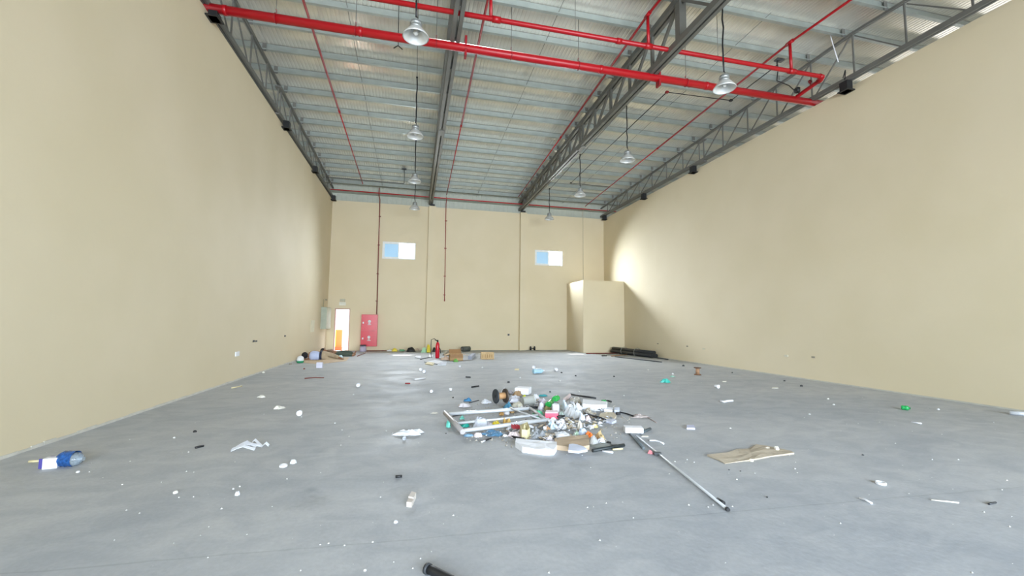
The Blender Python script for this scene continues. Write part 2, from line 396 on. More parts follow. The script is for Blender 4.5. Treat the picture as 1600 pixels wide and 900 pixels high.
for x in (1.53, 5.1, 9.12):
    obj('tee', M().tube([(x-.09, 8.36, 7.9), (x+.09, 8.36, 7.9)], .068, 12), RED, t)
obj('coupling', M().tube([(4.3, 8.36, 7.9), (4.42, 8.36, 7.9)], .066, 12), RED, t)
obj('elbow', M().tube([(9.98, 8.36, 7.9), (10.08, 8.37, 7.9), (10.13, 8.45, 7.88), (10.13, 8.53, 7.87)], .066, 12), RED, t)
v = obj('flow_switch', M().box((10.0, 9.0, 7.86), (10.08, 9.12, 7.98)).tube([(10.13, 9.06, 7.82), (10.04, 9.06, 7.92)], .03, 8), BLACK, t)
obj('gauge', M().lathe([(.0, -.02), (.05, -.02), (.05, .02), (0, .02)], (10.13, 8.75, 8.0), (0, 1, 0), 12).tube([(10.13, 8.75, 7.85), (10.13, 8.75, 7.96)], .012, 6), DRED, t)
for x in (3.31, 6.97, -.5): obj('hanger_rod', M().tube([(x, 8.36, 7.94), (x, 8.36, 9.1)], .007, 5), STEELB, t)
BR = [(-2.6, -2.62, 21.5, 'leftmost, between left truss and lamps'), (1.4, 1.52, 22.2, 'running just right of the truss seen from below'), (5.1, 5.3, 21.6, 'running just left of the right-hand heavy truss'), (9.1, 9.42, 22.3, 'rightmost, near the right wall truss')]
for k, (xa, xb, ye, n) in enumerate(BR):
    t = thing('sprinkler_branch', (xa, 8.36, 8.6), 'thin red sprinkler branch pipe ' + n, 'pipe')
    def zz(y): return 8.66-.033*abs(y-8.36)
    def xx(y): return xa+(xb-xa)*(y-8.36)/(ye-8.36)
    obj('pipe_run', M().tube([(xa, 2, 8.45), (xa, 8.36, 8.66), (xx(14.6), 14.6, zz(14.6))], .03, 8), RED, t)
    obj('pipe_end', M().tube([(xx(14.6), 14.6, zz(14.6)), (xb, ye, zz(ye))], .02, 8), RED, t)
    obj('reducer', M().tube([(xx(14.5), 14.5, zz(14.5)), (xx(14.72), 14.72, zz(14.72))], .036, 8), RED, t)
    if k: obj('riser', M().tube([(xa+.01, 8.36, 7.92), (xa, 8.36, 8.66)], .036, 10), RED, t); obj('tee', M().tube([(xa, 8.26, 8.66), (xa, 8.46, 8.66)], .046, 10), RED, t)
t = thing('back_header', (3, 22.2, 8.0), 'thin red pipe running across the hall high in front of the back wall', 'pipe')
obj('pipe_run', M().tube([(-5, 22.2, 8.03), (11.3, 22.2, 8.0)], .03, 8), RED, t)
t = thing('hose_riser', (-1.85, YB-.05, 1.83), 'dark red-brown pipe dropping down the back wall to the red hose cabinet', 'pipe')
obj('pipe_run', M().tube([(-1.9, 22.2, 8.3), (-1.9, 22.2, 8.02), (-1.9, 22.3, 7.9), (-1.88, YB-.05, 7.8), (-1.83, YB-.05, 1.83)], .026, 8), BRN, t)
for z in (6.9, 5.4, 3.9, 2.5): obj('clip', M().box((-1.91, YB-.085, z), (-1.8, YB, z+.035)), BRN, t)
t = thing('drop_pipe', (1.55, YB-.05, 2.6), 'thin dark red drop pipe ending halfway down the middle of the back wall', 'pipe')
obj('pipe_run', M().tube([(1.52, 22.2, 8.1), (1.53, 22.2, 7.95), (1.54, YB-.05, 7.85), (1.58, YB-.05, 2.62)], .018, 8), DRED, t)
for z in (6.9, 5.4, 3.9, 2.9): obj('clip', M().box((1.5, YB-.08, z), (1.62, YB, z+.03)), DRED, t)
obj('end_cap', M().tube([(1.58, YB-.05, 2.58), (1.58, YB-.05, 2.68)], .026, 8), DRED, t)
tag(obj('wall_conduit', M().tube([(9.44, 22.2, 8.2), (9.44, YB-.03, 8.0), (9.45, YB-.03, 3.72)], .012, 6), mat('B9B39B', .5)), 'thin pale conduit running down the back wall to the cubicle top', 'conduit')

# ------------------------------------------------------------------ lamp conduits and lamps
tag(obj('lamp_conduit', M().tube([(-.1, 6, 8.58), (-.1, 8, 8.62), (-.1, 20.2, 8.2)], .012, 6), STEELB), 'thin dark conduit feeding the left row of high-bay lamps', 'conduit')
tag(obj('lamp_conduit', M().tube([(6.56, 6, 8.7), (6.56, 8, 8.75), (6.56, 20.15, 8.27)], .014, 6), STEELB), 'thin dark conduit feeding the right row of high-bay lamps', 'conduit')
REFL = mat('D6D8D6', .28, .35, .03, key='reflector'); HOUS = mat('9FA3A2', .4, .5, .05)
def lamp(x, y, ztp, label):
    t = thing('high_bay_lamp', (x, y, 6.72), label, 'lamp')
    prof = [(.235, 0), (.242, .008), (.225, .035), (.19, .085), (.15, .135), (.12, .165), (.105, .175)]
    inn = [(r-.006, z) for r, z in prof][::-1]
    rf = obj('reflector', M().lathe(prof+inn, (x, y, 6.72), n=32, cap=False), REFL, t)
    h = obj('housing', M().lathe([(.11, .17), (.115, .2), (.1, .215), (.1, .25), (.112, .26), (.1, .27), (.1, .3), (.06, .33), (.03, .345)], (x, y, 6.72), n=20), HOUS, t)
    obj('bulb', M().lathe([(.03, .18), (.045, .12), (.05, .08), (.03, .05), (.001, .045)], (x, y, 6.72), n=14), mat('E8E8E4', .3), t)
    obj('hook', M().tube([(x, y, 7.06), (x+.03, y, 7.1), (x, y, 7.14)], .008, 5), BLACK, t)
    w = random.Random(int(y*10+x)); pts = [(x, y, 7.12)]
    for k in range(1, 9): 
        z = 7.12+(ztp-7.12)*k/8; pts.append((x+(w.random()-.5)*.03*(k < 8), y+(w.random()-.5)*.03*(k < 8), z))
    obj('cord', M().tube(pts, .018, 6), BLACK, t)
    obj('junction', M().lathe([(.0, -.02), (.03, -.015), (.03, .015), (0, .02)], (x, y, ztp), n=8), BLACK, t)
for (x, y, n) in ((-.11, 7.63, 'nearest lamp of the left row, in front of the thick red main'), (-.1, 11.95, 'second lamp of the left row'), (-.1, 15.95, 'third lamp of the left row'), (-.09, 19.9, 'farthest lamp of the left row, in front of the back wall'),
                  (6.58, 7.72, 'nearest lamp of the right row, against the thick red main'), (6.55, 12.05, 'second lamp of the right row'), (6.52, 15.95, 'third lamp of the right row'), (6.55, 20.1, 'farthest lamp of the right row, above the right window')):
    zt = (8.62 if x < 0 else 8.75)-.036*(y-8)
    lamp(x, y, zt, 'white dome lamp, ' + n)
t = thing('detector_conduit', (8, 14, 8.2), 'black conduit with two right-angle turns hanging among the right-hand purlins', 'conduit')
pts = [F(1214, 102, 8.3), F(1142, 157, 8.3), F(1042, 144, 8.3), F(892, 286, 8.3), F(951, 292, 8.3)]
obj('conduit_run', M().tube(pts, .014, 6), BLACK, t)
for p in pts[1:4]: obj('junction_box', M().obox(p, (.08, 0, 0), (0, .08, 0), (0, 0, .05)), DRED if p is pts[2] else BLACK, t)
p0 = pts[0]; 
tag(obj('flow_switch_cable', M().tube([p0+V((0, 0, .12)), p0+V((.03, 0, -.1)), p0+V((.08, .1, -.35)), V((9.6, 8.9, 7.9)), V((9.85, 8.95, 7.8)), V((10.02, 9.02, 7.86))], .014, 6), BLACK), 'black cable hanging in a loop down to the flow switch by the red pipes', 'cable')
tag(obj('smoke_detector', M().obox(p0+V((.08, 0, .15)), (.22, 0, 0), (0, .12, 0), (0, 0, .04)).tube([p0+V((0, 0, .12)), p0], .012, 6), DGREY), 'flat detector head on the end of the conduit near the elbow of the red header', 'detector')
t = thing('left_detector_conduit', (-2, 20, 7.9), 'thin dark conduit reaching from the left truss and turning up to a small detector', 'conduit')
obj('conduit_run', M().tube([(-4.0, 20, 7.93), (-.62, 20, 7.92), (-.6, 20, 7.95), (-.62, 20, 8.6)], .014, 6), DGREY, t)
obj('detector_head', M().obox((-.62, 20, 8.62), (.2, 0, 0), (0, .12, 0), (0, 0, .04)), DGREY, t)
t = thing('hanging_fork', (-.53, 9.7, 7.75), 'thin dark rod with a forked end hanging just behind the thick red main', 'hanger')
obj('rod', M().tube([(-.55, 9.7, 9.0), (-.53, 9.7, 7.86)], .009, 5), BLACK, t)
for s in (-1, 1): obj('prong', M().tube([(-.53, 9.7, 7.87), (-.53+s*.04, 9.7, 7.84), (-.53+s*.1, 9.7, 7.79)], .012, 5), BLACK, t)
# dangling wires near the right truss
tag(obj('hanging_strap', M().tube([(10.34, 8.32, 9.16), (10.35, 8.3, 8.95), (10.38, 8.25, 8.6), (10.42, 8.2, 8.25)], .012, 5), WHITE), 'white strap hanging beside the right wall truss near its ridge', 'strap')
tag(obj('loose_wire', M().tube([(10.35, 8.05, 7.72), (10.37, 8.0, 7.9), (10.5, 8.1, 7.95), (10.6, 8.2, 7.8)], .012, 5), BLACK), 'short black loose wire by the nearest bearing block of the right wall', 'wire')

# ------------------------------------------------------------------ back wall equipment
t = thing('hose_cabinet', (-2.15, YB-.13, .22), 'red two-door fire hose cabinet hung on the back wall beside the doorway', 'cabinet')
CR = mat('CB2B3A', .3, 0, .04); 
obj('body', M().box((-2.54, YB-.24, .22), (-1.76, YB, 1.82)), CR, t)
for z0, z1, nm in ((1.03, 1.79, 'u'), (.25, 1.0, 'l')):
    d = obj('door', M().box((-2.51, YB-.262, z0), (-1.79, YB-.241, z1)), mat('D13040', .25, 0, .04), t)
    obj('handle', M().box((-2.47, YB-.28, (z0+z1)/2-.05), (-2.41, YB-.262, (z0+z1)/2+.04)), WHITE, d)
    zc = (z0+z1)/2+.06
    # white fire-hose emblem: reel disc over a short strip of lettering
    obj('emblem', M().lathe([(.0, 0), (.075, 0), (.075, .003), (0, .003)], (-2.15, YB-.262, zc), (0, -1, 0), 16).box((-2.2, YB-.265, zc-.13), (-2.1, YB-.262, zc-.09)).box((-2.24, YB-.265, zc-.18), (-2.06, YB-.262, zc-.15)), WHITE, d)
t = thing('electrical_panel', (-4.07, 21.6, 1.1), 'grey-green electrical panel on the left wall beside the back doorway', 'panel')
obj('body', M().box((XL, 21.2, 1.1), (-3.96, 22.3, 2.12)), mat('A9B0A0', .5), t)
obj('cover', M().box((-3.96, 21.22, 1.13), (-3.94, 22.28, 2.09)), mat('B6BBAA', .5), t)
obj('conduit', M().tube([(XL+.03, 21.5, 2.12), (XL+.03, 21.5, 2.5)], .015, 6), mat('A9A28A', .6), t)
t = thing('emergency_light', (-3.5, YB-.06, 2.35), 'small pale emergency light above the back doorway', 'light')
obj('body', M().box((-3.62, YB-.08, 2.45), (-3.38, YB, 2.58)), mat('B7B39E', .5), t)
obj('sign_plate', M().box((-3.66, YB-.02, 2.26), (-3.34, YB, 2.43)), mat('DAD9CB', .5), t)
tag(obj('junction_box', M().box((-4.19, 22.0, 2.47), (-4.13, 22.2, 2.53)), mat('8F8A76', .5)), 'small box on the left wall above the electrical panel', 'box')
def wallbox(p, label, n='socket', mt=None, s=.08, side=1):
    x = p.x
    t = M().box((x, p.y-s, p.z-s/2), (x+.02*side, p.y+s, p.z+s/2)) if side else M().box((p.x-s/2, p.y-.02, p.z-s/2), (p.x+s/2, p.y, p.z+s/2))
    return tag(obj(n, t, mt or mat('8A8474', .6)), label, 'socket')
wallbox(PX(370, 553, XL), 'white socket box on the left wall, nearest of the wall boxes', mt=WHITE, s=.11)
wallbox(PX(396, 533, XL), 'twin dark recessed socket holes on the left wall above the white box', mt=DGREY, s=.05)
wallbox(PX(400, 533, XL), 'second dark recessed hole close beside the twin socket on the left wall', mt=DGREY, s=.04)
wallbox(PX(445, 525, XL), 'dark recessed socket on the left wall, farther toward the doorway', mt=DGREY, s=.05)
tag(obj('pale_streak', M().box((XL, 19.3, 1.0), (XL+.02, 19.9, 1.5)), mat('DAD6BE', .6)), 'pale upright streak low on the left wall behind the lying people', 'plate')  # thin pale box drawn for a lighter upright streak on the wall
for q, n in (((1271, 558), 'nearest on the right wall'), ((1028, 537), 'farthest on the right wall near the black roll'), ((1074, 541), 'in the middle of the right wall')):
    wallbox(PX(*q, XR), 'small dark recessed socket ' + n, s=.045, side=-1)
wallbox(PX(1229, 556, XR), 'pale filled socket patch on the right wall', mt=mat('D8D2C0', .7), s=.06, side=-1)
wallbox(PX(1100, 545, XR), 'faint pale socket patch on the right wall beyond the wooden spool', mt=mat('CBC3AC', .7), s=.06, side=-1)
wallbox(V((5.09, YB, .83)), 'small dark switch on the back wall left of the right pilaster', mt=DGREY, s=.1, side=0)
t = thing('pipe_stubs', (6.42, 22.5, 0), 'pair of short black capped pipe stubs joined by a bar at the right pilaster foot', 'pipe stub')
for x in (6.3, 6.52): obj('stub', M().lathe([(.05, 0), (.05, .16), (.03, .2), (.02, .22)], (x, 22.5, 0), n=10), BLACK, t)
obj('crossbar', M().tube([(6.3, 22.5, .1), (6.52, 22.5, .1)], .02, 6), BLACK, t)

# outside the doorway
YO = 24.6
t = thing('orange_barrier', (-4.2, YO, 0), 'orange plastic safety barrier standing outside the back doorway', 'barrier')
obj('panel', M().box((-4.3, YO, .08), (-3.75, YO+.08, 1.0)), mat('E8622C', .5), t)
obj('stripe', M().box((-4.2, YO-.02, .1), (-4.05, YO, .95)), mat('E9B23C', .5), t)
obj('foot', M().box((-4.32, YO-.12, -.16), (-3.73, YO+.2, .08)), mat('D4471F', .5), t)
tag(obj('yard_block', M().box((-3.6, 25.2, -.16), (-3.2, 25.6, .55)), mat('D9CFC8', .7)), 'pale pink block standing in the yard outside the back doorway', 'block')
t = thing('yard_wall', (-3.5, 31, -.16), 'pale boundary wall of the yard seen through the back doorway', 'wall')
obj('panel', M().box((-14, 31, -.16), (4, 31.2, 2.6)), mat('E8E4DA', .8), t)
obj('coping', M().box((-14, 30.95, 2.6), (4, 31.25, 2.7)), mat('D8D4CA', .8), t)

# ------------------------------------------------------------------ people lying by the doorway
def skinmesh(name, chains, mt, parent, levels=2):
    vs, es, rs, idx = [], [], [], {}
    for ch in chains:
        prev = None
        for (p, r) in ch:
            p = V(p); k = tuple(round(c, 4) for c in p)
            if k not in idx: idx[k] = len(vs); vs.append(p); rs.append(r)
            i = idx[k]
            if prev is not None and prev != i: es.append((prev, i))
            prev = i
    org = worldloc(parent) if parent else V((0, 0, 0))
    me = bpy.data.meshes.new(name); me.from_pydata([v-org for v in vs], es, [])
    o = bpy.data.objects.new(name, me); COL.objects.link(o); o.parent = parent
    md = o.modifiers.new('skin', 'SKIN'); sb = o.modifiers.new('sub', 'SUBSURF'); sb.levels = levels; sb.render_levels = levels
    for i, r in enumerate(rs): me.skin_vertices[0].data[i].radius = (r, r) if not isinstance(r, tuple) else r
    me.skin_vertices[0].data[0].use_root = True
    dg = bpy.context.evaluated_depsgraph_get(); dg.update()
    nm = bpy.data.meshes.new_from_object(o.evaluated_get(dg)); nm.materials.clear(); nm.materials.append(mt)
    for p in nm.polygons: p.use_smooth = True
    o.modifiers.clear(); o.data = nm; nm.name = name
    return o
def fingers(base, d, up, side):
    """five short unequal chains rooted in the palm"""
    d, up, side = V(d).normalized(), V(up).normalized(), V(side).normalized(); base = V(base); out = []
    for k, L in enumerate((.07, .08, .075, .06)):
        s = side*(-.03+.02*k); out.append([(base, .028), (base+d*.05+s, .011), (base+d*(.05+L*.6)+s-up*.008, .0095), (base+d*(.05+L)+s-up*.03, .008)])
    out.append([(base, .028), (base+d*.02-side*.045, .012), (base+d*.055-side*.06-up*.01, .009)])
    return out
# person one: on the side with the back to the camera, head to the left
b1 = thing('person', (-3.2, 17.6, 0), 'person in light blue vest and khaki trousers asleep on one side by the left wall', 'person')
def q1(px, py, dy=0.0): return PY(px, py, 17.6+dy)
pel, wa, ch, nk, hd = q1(506, 556), q1(499, 556), q1(489, 556), q1(482.5, 556.5), q1(476.5, 555.5)
sh1, el1, wr1 = q1(485, 551.5), q1(491, 549.3, .12), q1(499, 549.8, .2)
sh2, el2, wr2 = q1(485, 560, .0), q1(478.5, 562, -.1), q1(474.5, 561, -.22)
h1, k1, a1, t1 = q1(508, 552.5), q1(523, 556.5, .25), q1(533, 560, -.05), q1(537, 561.5, -.1)
h2, k2, a2, t2 = q1(508, 560), q1(522, 563.5, .1), q1(530, 563.5, -.15), q1(535, 564, -.25)
body = [[(pel, .12), (wa, .11), (ch, .14), (nk, .055), (hd, .1), (hd+V((-.05, 0, .0)), .07)],
        [(ch, .16), (sh1, .065), (el1, .045), (wr1, .03)], [(ch, .16), (sh2, .06), (el2, .042), (wr2, .03)],
        [(pel, .14), (h1, .085), (k1, .06), (a1, .04), (t1, .03)], [(pel, .14), (h2, .085), (k2, .06), (a2, .04), (t2, .03)]]
body += fingers(wr1, (1, .1, -.1), (0, 0, 1), (0, 1, 0)) + fingers(wr2, (-.3, -1, -.1), (0, 0, 1), (0, 1, 0))
skinmesh('body', body, mat('936A50', .55), b1)
skinmesh('shirt', [[(q1(500.5, 556), .15), (wa, .165), ((wa+ch)/2, .195), (ch, .215), (q1(485, 556), .16), (q1(483.6, 556), .12)]], mat('BCC8EA', .7), b1)
def ball(name, p, rx, ry, rz, mt, parent):
    m = M().lathe([(.001, -1), (.38, -.92), (.7, -.7), (.92, -.38), (1, 0), (.92, .38), (.7, .7), (.38, .92), (.001, 1)], (0, 0, 0), n=16)
    m.v = [V((p.x+v.x*rx, p.y+v.y*ry, p.z+v.z*rz)) for v in m.v]; return obj(name, m, mt, parent)
obj('belt', M().lathe([(.17, -.0), (.2, .01), (.2, .07), (.17, .08)], q1(500.2, 556), (1, 0, 0), 16), mat('20283F', .6), b1)
skinmesh('trousers', [[(q1(502.2, 556), .165), (q1(503.5, 556), .19), (pel, .205), (h1, .12), (k1, .09), (k1.lerp(a1, .75), .06)], [(pel, .205), (h2, .115), (k2, .085), (k2.lerp(a2, .7), .06)]], mat('B09E84', .8, 0, .1, 9), b1)
ball('hair', hd+V((.0, -.03, .01)), .12, .1, .125, mat('15131A', .7), b1)
def face(p, d, up, parent, mt):
    """brow, nose, mouth, eyes and ears, on a head at p looking along d"""
    d, up = V(d).normalized(), V(up).normalized(); s = d.cross(up)
    m = M(); m.tube([p+d*.095+up*.01, p+d*.12-up*.02], [.01, .018], 6); obj('nose', m, mt, parent)
    for e in (-1, 1):
        obj('eye', M().lathe([(.001, -.012), (.012, 0), (.001, .012)], p+d*.095+up*.02+s*e*.032, d, 8), BLACK, parent)
        obj('ear', M().lathe([(.001, -.01), (.03, 0), (.001, .01)], p+s*e*.1-up*.005, s, 8), mt, parent)
    obj('mouth', M().tube([p+d*.092-up*.05-s*.02, p+d*.1-up*.05, p+d*.092-up*.05+s*.02], .006, 5), mat('7A4038', .5), parent)
face(hd, (-.1, 1, -.1), (-1, 0, 0), b1, mat('936A50', .55))
# person two: on the back behind the first, feet to the right
b2 = thing('person', (-3, 19.3, 0), 'person in brown shirt and dark green trousers lying barefoot on the back by the doorway', 'person')
def q2(px, py, dy=0.0): return PY(px, py, 19.3+dy)
hd, nk, ch, wa, pel = q2(506, 548), q2(510.5, 549.5), q2(516, 550), q2(522, 551.5), q2(527, 552)
s1, e1, w1 = q2(513.5, 549, .2), q2(518, 547, .25), q2(521, 548, .08)
s2, e2, w2 = q2(513.5, 551, -.2), q2(519.5, 552.5, -.25), q2(525.5, 550, -.05)
h1, k1, a1, t1 = q2(528, 551.5, .1), q2(541, 549.5, .12), q2(554, 552.5, .14), q2(556.5, 548.5, .14)
h2, k2, a2, t2 = q2(528, 553.5, -.1), q2(541, 554, -.14), q2(553, 555.5, -.25), q2(556, 552.5, -.28)
body = [[(pel, .12), (wa, .11), (ch, .14), (nk, .05), (hd, .09), (hd+V((-.04, 0, .01)), .07)], [(ch, .14), (s1, .06), (e1, .042), (w1, .028)], [(ch, .14), (s2, .06), (e2, .042), (w2, .028)],
        [(pel, .12), (h1, .085), (k1, .06), (a1, .038), (t1, .028)], [(pel, .12), (h2, .085), (k2, .06), (a2, .038), (t2, .028)]]
body += fingers(w1, (.6, -1, -.1), (0, 0, 1), (1, .5, 0)) + fingers(w2, (.4, 1, -.1), (0, 0, 1), (1, 0, 0))
skinmesh('body', body, mat('936A50', .55), b2)
skinmesh('shirt', [[(wa, .13), (ch, .16), (q2(512.5, 550), .1)], [(ch, .16), (s1, .08), (e1.lerp(s1, .3), .06)], [(ch, .16), (s2, .08), (e2.lerp(s2, .3), .06)]], mat('7A6450', .8), b2)
skinmesh('trousers', [[(q2(523, 551.5), .13), (pel, .14), (h1, .1), (k1, .078), (k1.lerp(a1, .85), .06)], [(pel, .14), (h2, .1), (k2, .078), (k2.lerp(a2, .85), .06)]], mat('48544A', .8, 0, .12, 9), b2)
ball('hair', hd+V((-.05, 0, .01)), .09, .11, .1, mat('2A211C', .7), b2)
face(hd, (.1, 0, 1), (-1, 0, 0), b2, mat('936A50', .55))

# ------------------------------------------------------------------ litter generators
RG = random.Random(11)
def bb(x0, y0, x1, y1, dr=.7, z0=0):
    a, b = F(x0, y1, z0), F(x1, y1, z0); w = (b-a).length; s = w/(x1-x0); xm = (x0+x1)/2
    dpp = (F(xm, y1-1, z0)-F(xm, y1, z0)).length; Hh = y1-y0
    d = min(dr*w*1.15, .8*Hh*dpp); h = max(.006, (Hh-d/dpp)*s)
    ex = (b-a).normalized(); vw = V((-ex.y, ex.x, 0))
    return (a+b)/2+vw*d/2, ex, vw, w, d, h, z0
def lump(name, label, cat, box, mt, rough=.35, dr=.7, group=None, z0=0, n=14, rings=4, pw=2.0, smooth=False, parent=None):
    """crumpled or rounded heap of sheet, bag or rubble"""
    c, ex, ey, w, d, h, z0 = bb(*box, dr=dr, z0=z0); m = M(); sd = RG.random()*90
    out = [1+rough*.7*noise.noise(V((cos(2*pi*j/n)*1.7, sin(2*pi*j/n)*1.7, sd)))+RG.uniform(-.12, .12)*rough for j in range(n)]
    sk = V((RG.uniform(-.25, .25), RG.uniform(-.2, .2), 0)); fq = 2.6/max(w, .05)
    m.v = []
    for q in range(rings+1):
        r = 1-q/(rings+.3)
        for j in range(n):
            a = 2*pi*j/n+(q % 2)*pi/n; p = c+ex*((cos(a)*r*out[j]+sk.x*(1-r))*w/2)+ey*((sin(a)*r*out[j]+sk.y*(1-r))*d/2)
            k1 = noise.noise(V((p.x*fq, p.y*fq, sd))); k2 = noise.noise(V((p.x*fq*2.7, p.y*fq*2.7, sd+9)))
            z = z0 + (.003+.12*h*abs(k2) if q == 0 else h*(1-r**(pw+2.2))*max(.15, .8+rough*(.75*k1+.55*abs(k2)-.12)+RG.uniform(-.12, .12)*rough))
            m.v.append(V((p.x, p.y, max(z0+.003, z))))
    c2 = c+ex*sk.x*w/2+ey*sk.y*d/2
    m.v.append(V((c2.x, c2.y, z0+h*(.75+.25*rough*noise.noise(V((sd, 1, 2))))))); m.v.append(V((c.x, c.y, z0+.002)))
    T = len(m.v)-2
    for q in range(rings):
        for j in range(n):
            a, b = q*n+j, q*n+(j+1) % n; m.f.append((a, b, b+n)); m.f.append((a, b+n, a+n))
    for j in range(n): m.f.append((rings*n+j, rings*n+(j+1) % n, T)); m.f.append(((j+1) % n, j, T+1))
    o = obj(name, m, mt, parent, smooth=smooth)
    return o if parent else tag(o, label, cat, group)
def carton(name, label, cat, box, mt, rot=0, dr=.7, group=None, z0=0, openf=0, tilt=0, inner=None, h=None):
    c, ex, ey, w, d, hh, z0 = bb(*box, dr=dr, z0=z0); h = h or hh
    ca, sa = cos(rot), sin(rot); X = ex*ca+ey*sa; Y = ey*ca-ex*sa
    k = 1/(abs(ca)+abs(sa)*.6); w *= k; d *= k; Z = V((0, 0, 1))
    if not openf: 
        o = obj(name, M().obox(c+Z*(z0+h/2)*1 + Z*0 - Z*0 if z0 == 0 else V((c.x, c.y, z0+h/2)), X*w, Y*d, Z*h), mt)
        return tag(o, label, cat, group)
    t = thing(name, (c.x, c.y, z0), label, cat, group); e = .008; cc = V((c.x, c.y, z0))
    obj('base', M().obox(cc+Z*.006, X*w, Y*d, Z*.012), mt, t)
    for s in (-1, 1):
        obj('side', M().obox(cc+X*s*(w/2-e/2)+Z*h/2, X*e, Y*d, Z*h), mt, t)
        obj('side', M().obox(cc+Y*s*(d/2-e/2)+Z*h/2, X*(w-2*e), Y*e, Z*h), mt, t)
        obj('flap', M().obox(cc+Y*s*(d/2+openf*.4)+Z*(h+(-.25*openf if s < 0 else .35*openf)), X*w*.95, (Y*s*.8+Z*(-.5 if s < 0 else .7))*openf, Z.cross(X)*.001+(Y*.5*s+Z*.8).normalized()*e), inner or mt, t)
        obj('flap', M().obox(cc+X*s*(w/2+openf*.45)+Z*(h-.1*openf), X*openf*.9+Z*s*(-.3)*openf, Y*d*.9, Z*e), mt, t)
    return t
def slab(name, label, cat, pts, mt, h, z0=.002, group=None, jag=0, parent=None):
    """flat plate whose floor outline is given in photo pixels"""
    P = [F(x, y, z0) for x, y in pts]; m = M(); n = len(P)
    c = sum(P, V((0, 0, 0)))/n
    top = [V((p.x, p.y, z0+h*(1+jag*noise.noise(p*7)))) for p in P]
    mids = [(p*.5+c*.5) for p in P]; mt_ = [V((p.x, p.y, z0+h*(1+jag*noise.noise(p*9+V((3, 1, 2)))))) for p in mids]
    m.v = [V((p.x, p.y, z0)) for p in P]+top+mt_+[V((c.x, c.y, z0+h*(1+jag*.3)))]
    m.f = [tuple(range(n))[::-1]]
    for i in range(n):
        j = (i+1) % n; m.f += [(i, j, n+j, n+i), (n+i, n+j, 2*n+j, 2*n+i), (2*n+i, 2*n+j, 3*n)]
    o = obj(name, m, mt, parent, smooth=False)
    return o if parent else tag(o, label, cat, group)
def stick(name, label, cat, a, b, r, mt, z0=0, z1=None, group=None, bend=0, mids=()):
    pts = [F(*a)]+[F(*q) for q in mids]+[F(*b)]; n = len(pts)
    pts = [V((p.x, p.y, r+z0+((z1-z0) if z1 is not None else 0)*i/(n-1))) for i, p in enumerate(pts)]
    return tag(obj(name, M().tube(pts, r, 8), mt), label, cat, group)
def chip(name, label, cat, x, y, wpx, mt, group=None, hr=.6):
    wpx *= .78; mt = mat('D3D5D8', .8) if mt is WHITE else mt; p = F(x, y); s = (F(x+1, y)-p).length; r = wpx*s/2; sd = RG.random()*50
    m = M(); m.v = []; n = 7
    for q, (rr, z) in enumerate(((1, .0), (.95, .45), (.6, .9))):
        for j in range(n): a = 2*pi*j/n+q*.2; k = 1+.35*noise.noise(V((cos(a)*2, sin(a)*2, sd+q*.3))); m.v.append(V((p.x+cos(a)*r*rr*k, p.y+r+sin(a)*r*rr*k, r*hr*2*z*(1+.3*noise.noise(V((a, sd, q)))))))
    m.f = [tuple(range(n))[::-1], tuple(range(2*n, 3*n))]+[(q*n+j, q*n+(j+1) % n, (q+1)*n+(j+1) % n, (q+1)*n+j) for q in (0, 1) for j in range(n)]
    return tag(obj(name, m, mt), label, cat, group)
def cup(name, label, cat, x, y, wpx, mt, group=None, lying=True, L=1.2):
    p = F(x, y); s = (F(x+1, y)-p).length; r = wpx*s/2
    ax = V((RG.uniform(-.3, .3), -1, 0)) if lying else V((0, 0, 1)); c = p+V((0, r*L, r)) if lying else p+V((0, r, .002))
    pr = [(r*.72, -r*L), (r*.8, -r*.3*L), (r*.9, r*.4*L), (r, r*L), (r*.93, r*L), (r*.82, r*.3*L), (r*.66, -r*.9*L)] if lying else [(r*.72, 0), (r*.85, r*L), (r, 2*r*L), (r*.93, 2*r*L), (r*.7, .1*r)]
    return tag(obj(name, M().lathe(pr, c, ax, 16), mt), label, cat, group)
def bottle(name, label, a, b, r, mt, capm=None, labm=None, z0=0, group=None, neck=True, squash=1):
    A, B = F(*a), F(*b); A.z = B.z = r*squash+z0; ax = (B-A); L = ax.length; ax.normalize()
    t = thing(name, (A.x, A.y, z0), label, 'bottle', group)
    pr = [(r*.8, 0), (r, r*.25), (r*.98, L*.3), (r*.92, L*.36), (r, L*.42), (r, L*.68), (r*.7, L*.82), (r*.3, L*.92), (r*.3, L*.95)]
    m = M().lathe(pr, A, ax, 18)
    for v_ in m.v: v_.z = z0+r*squash+(v_.z-z0-r*squash)*squash*(1+.12*noise.noise(v_*20))
    obj('shell', m, mt, t); 
    if capm: obj('cap', M().lathe([(r*.36, L*.93), (r*.36, L)], A, ax, 12), capm, t)
    if labm: obj('wrapper', M().lathe([(r*1.01, L*.42), (r*1.02, L*.44), (r*1.02, L*.66), (r*1.01, L*.68)], A, ax, 18, cap=False), labm, t)
    return t
def ring(name, label, x, y, wpx, mt, cat='lid'):
    p = F(x, y); s = (F(x+1, y)-p).length; r = wpx*s/2; p = p+V((0, r, 0))
    return tag(obj(name, M().lathe([(r*.98, 0), (r, .012), (r*.92, .02), (r*.8, .02), (r*.75, .008), (.001, .008)], (p.x, p.y, .001), n=20, cap=False).lathe([(r*.98, 0), (.001, 0)], (p.x, p.y, .001), n=20, cap=False), mt), label, cat)
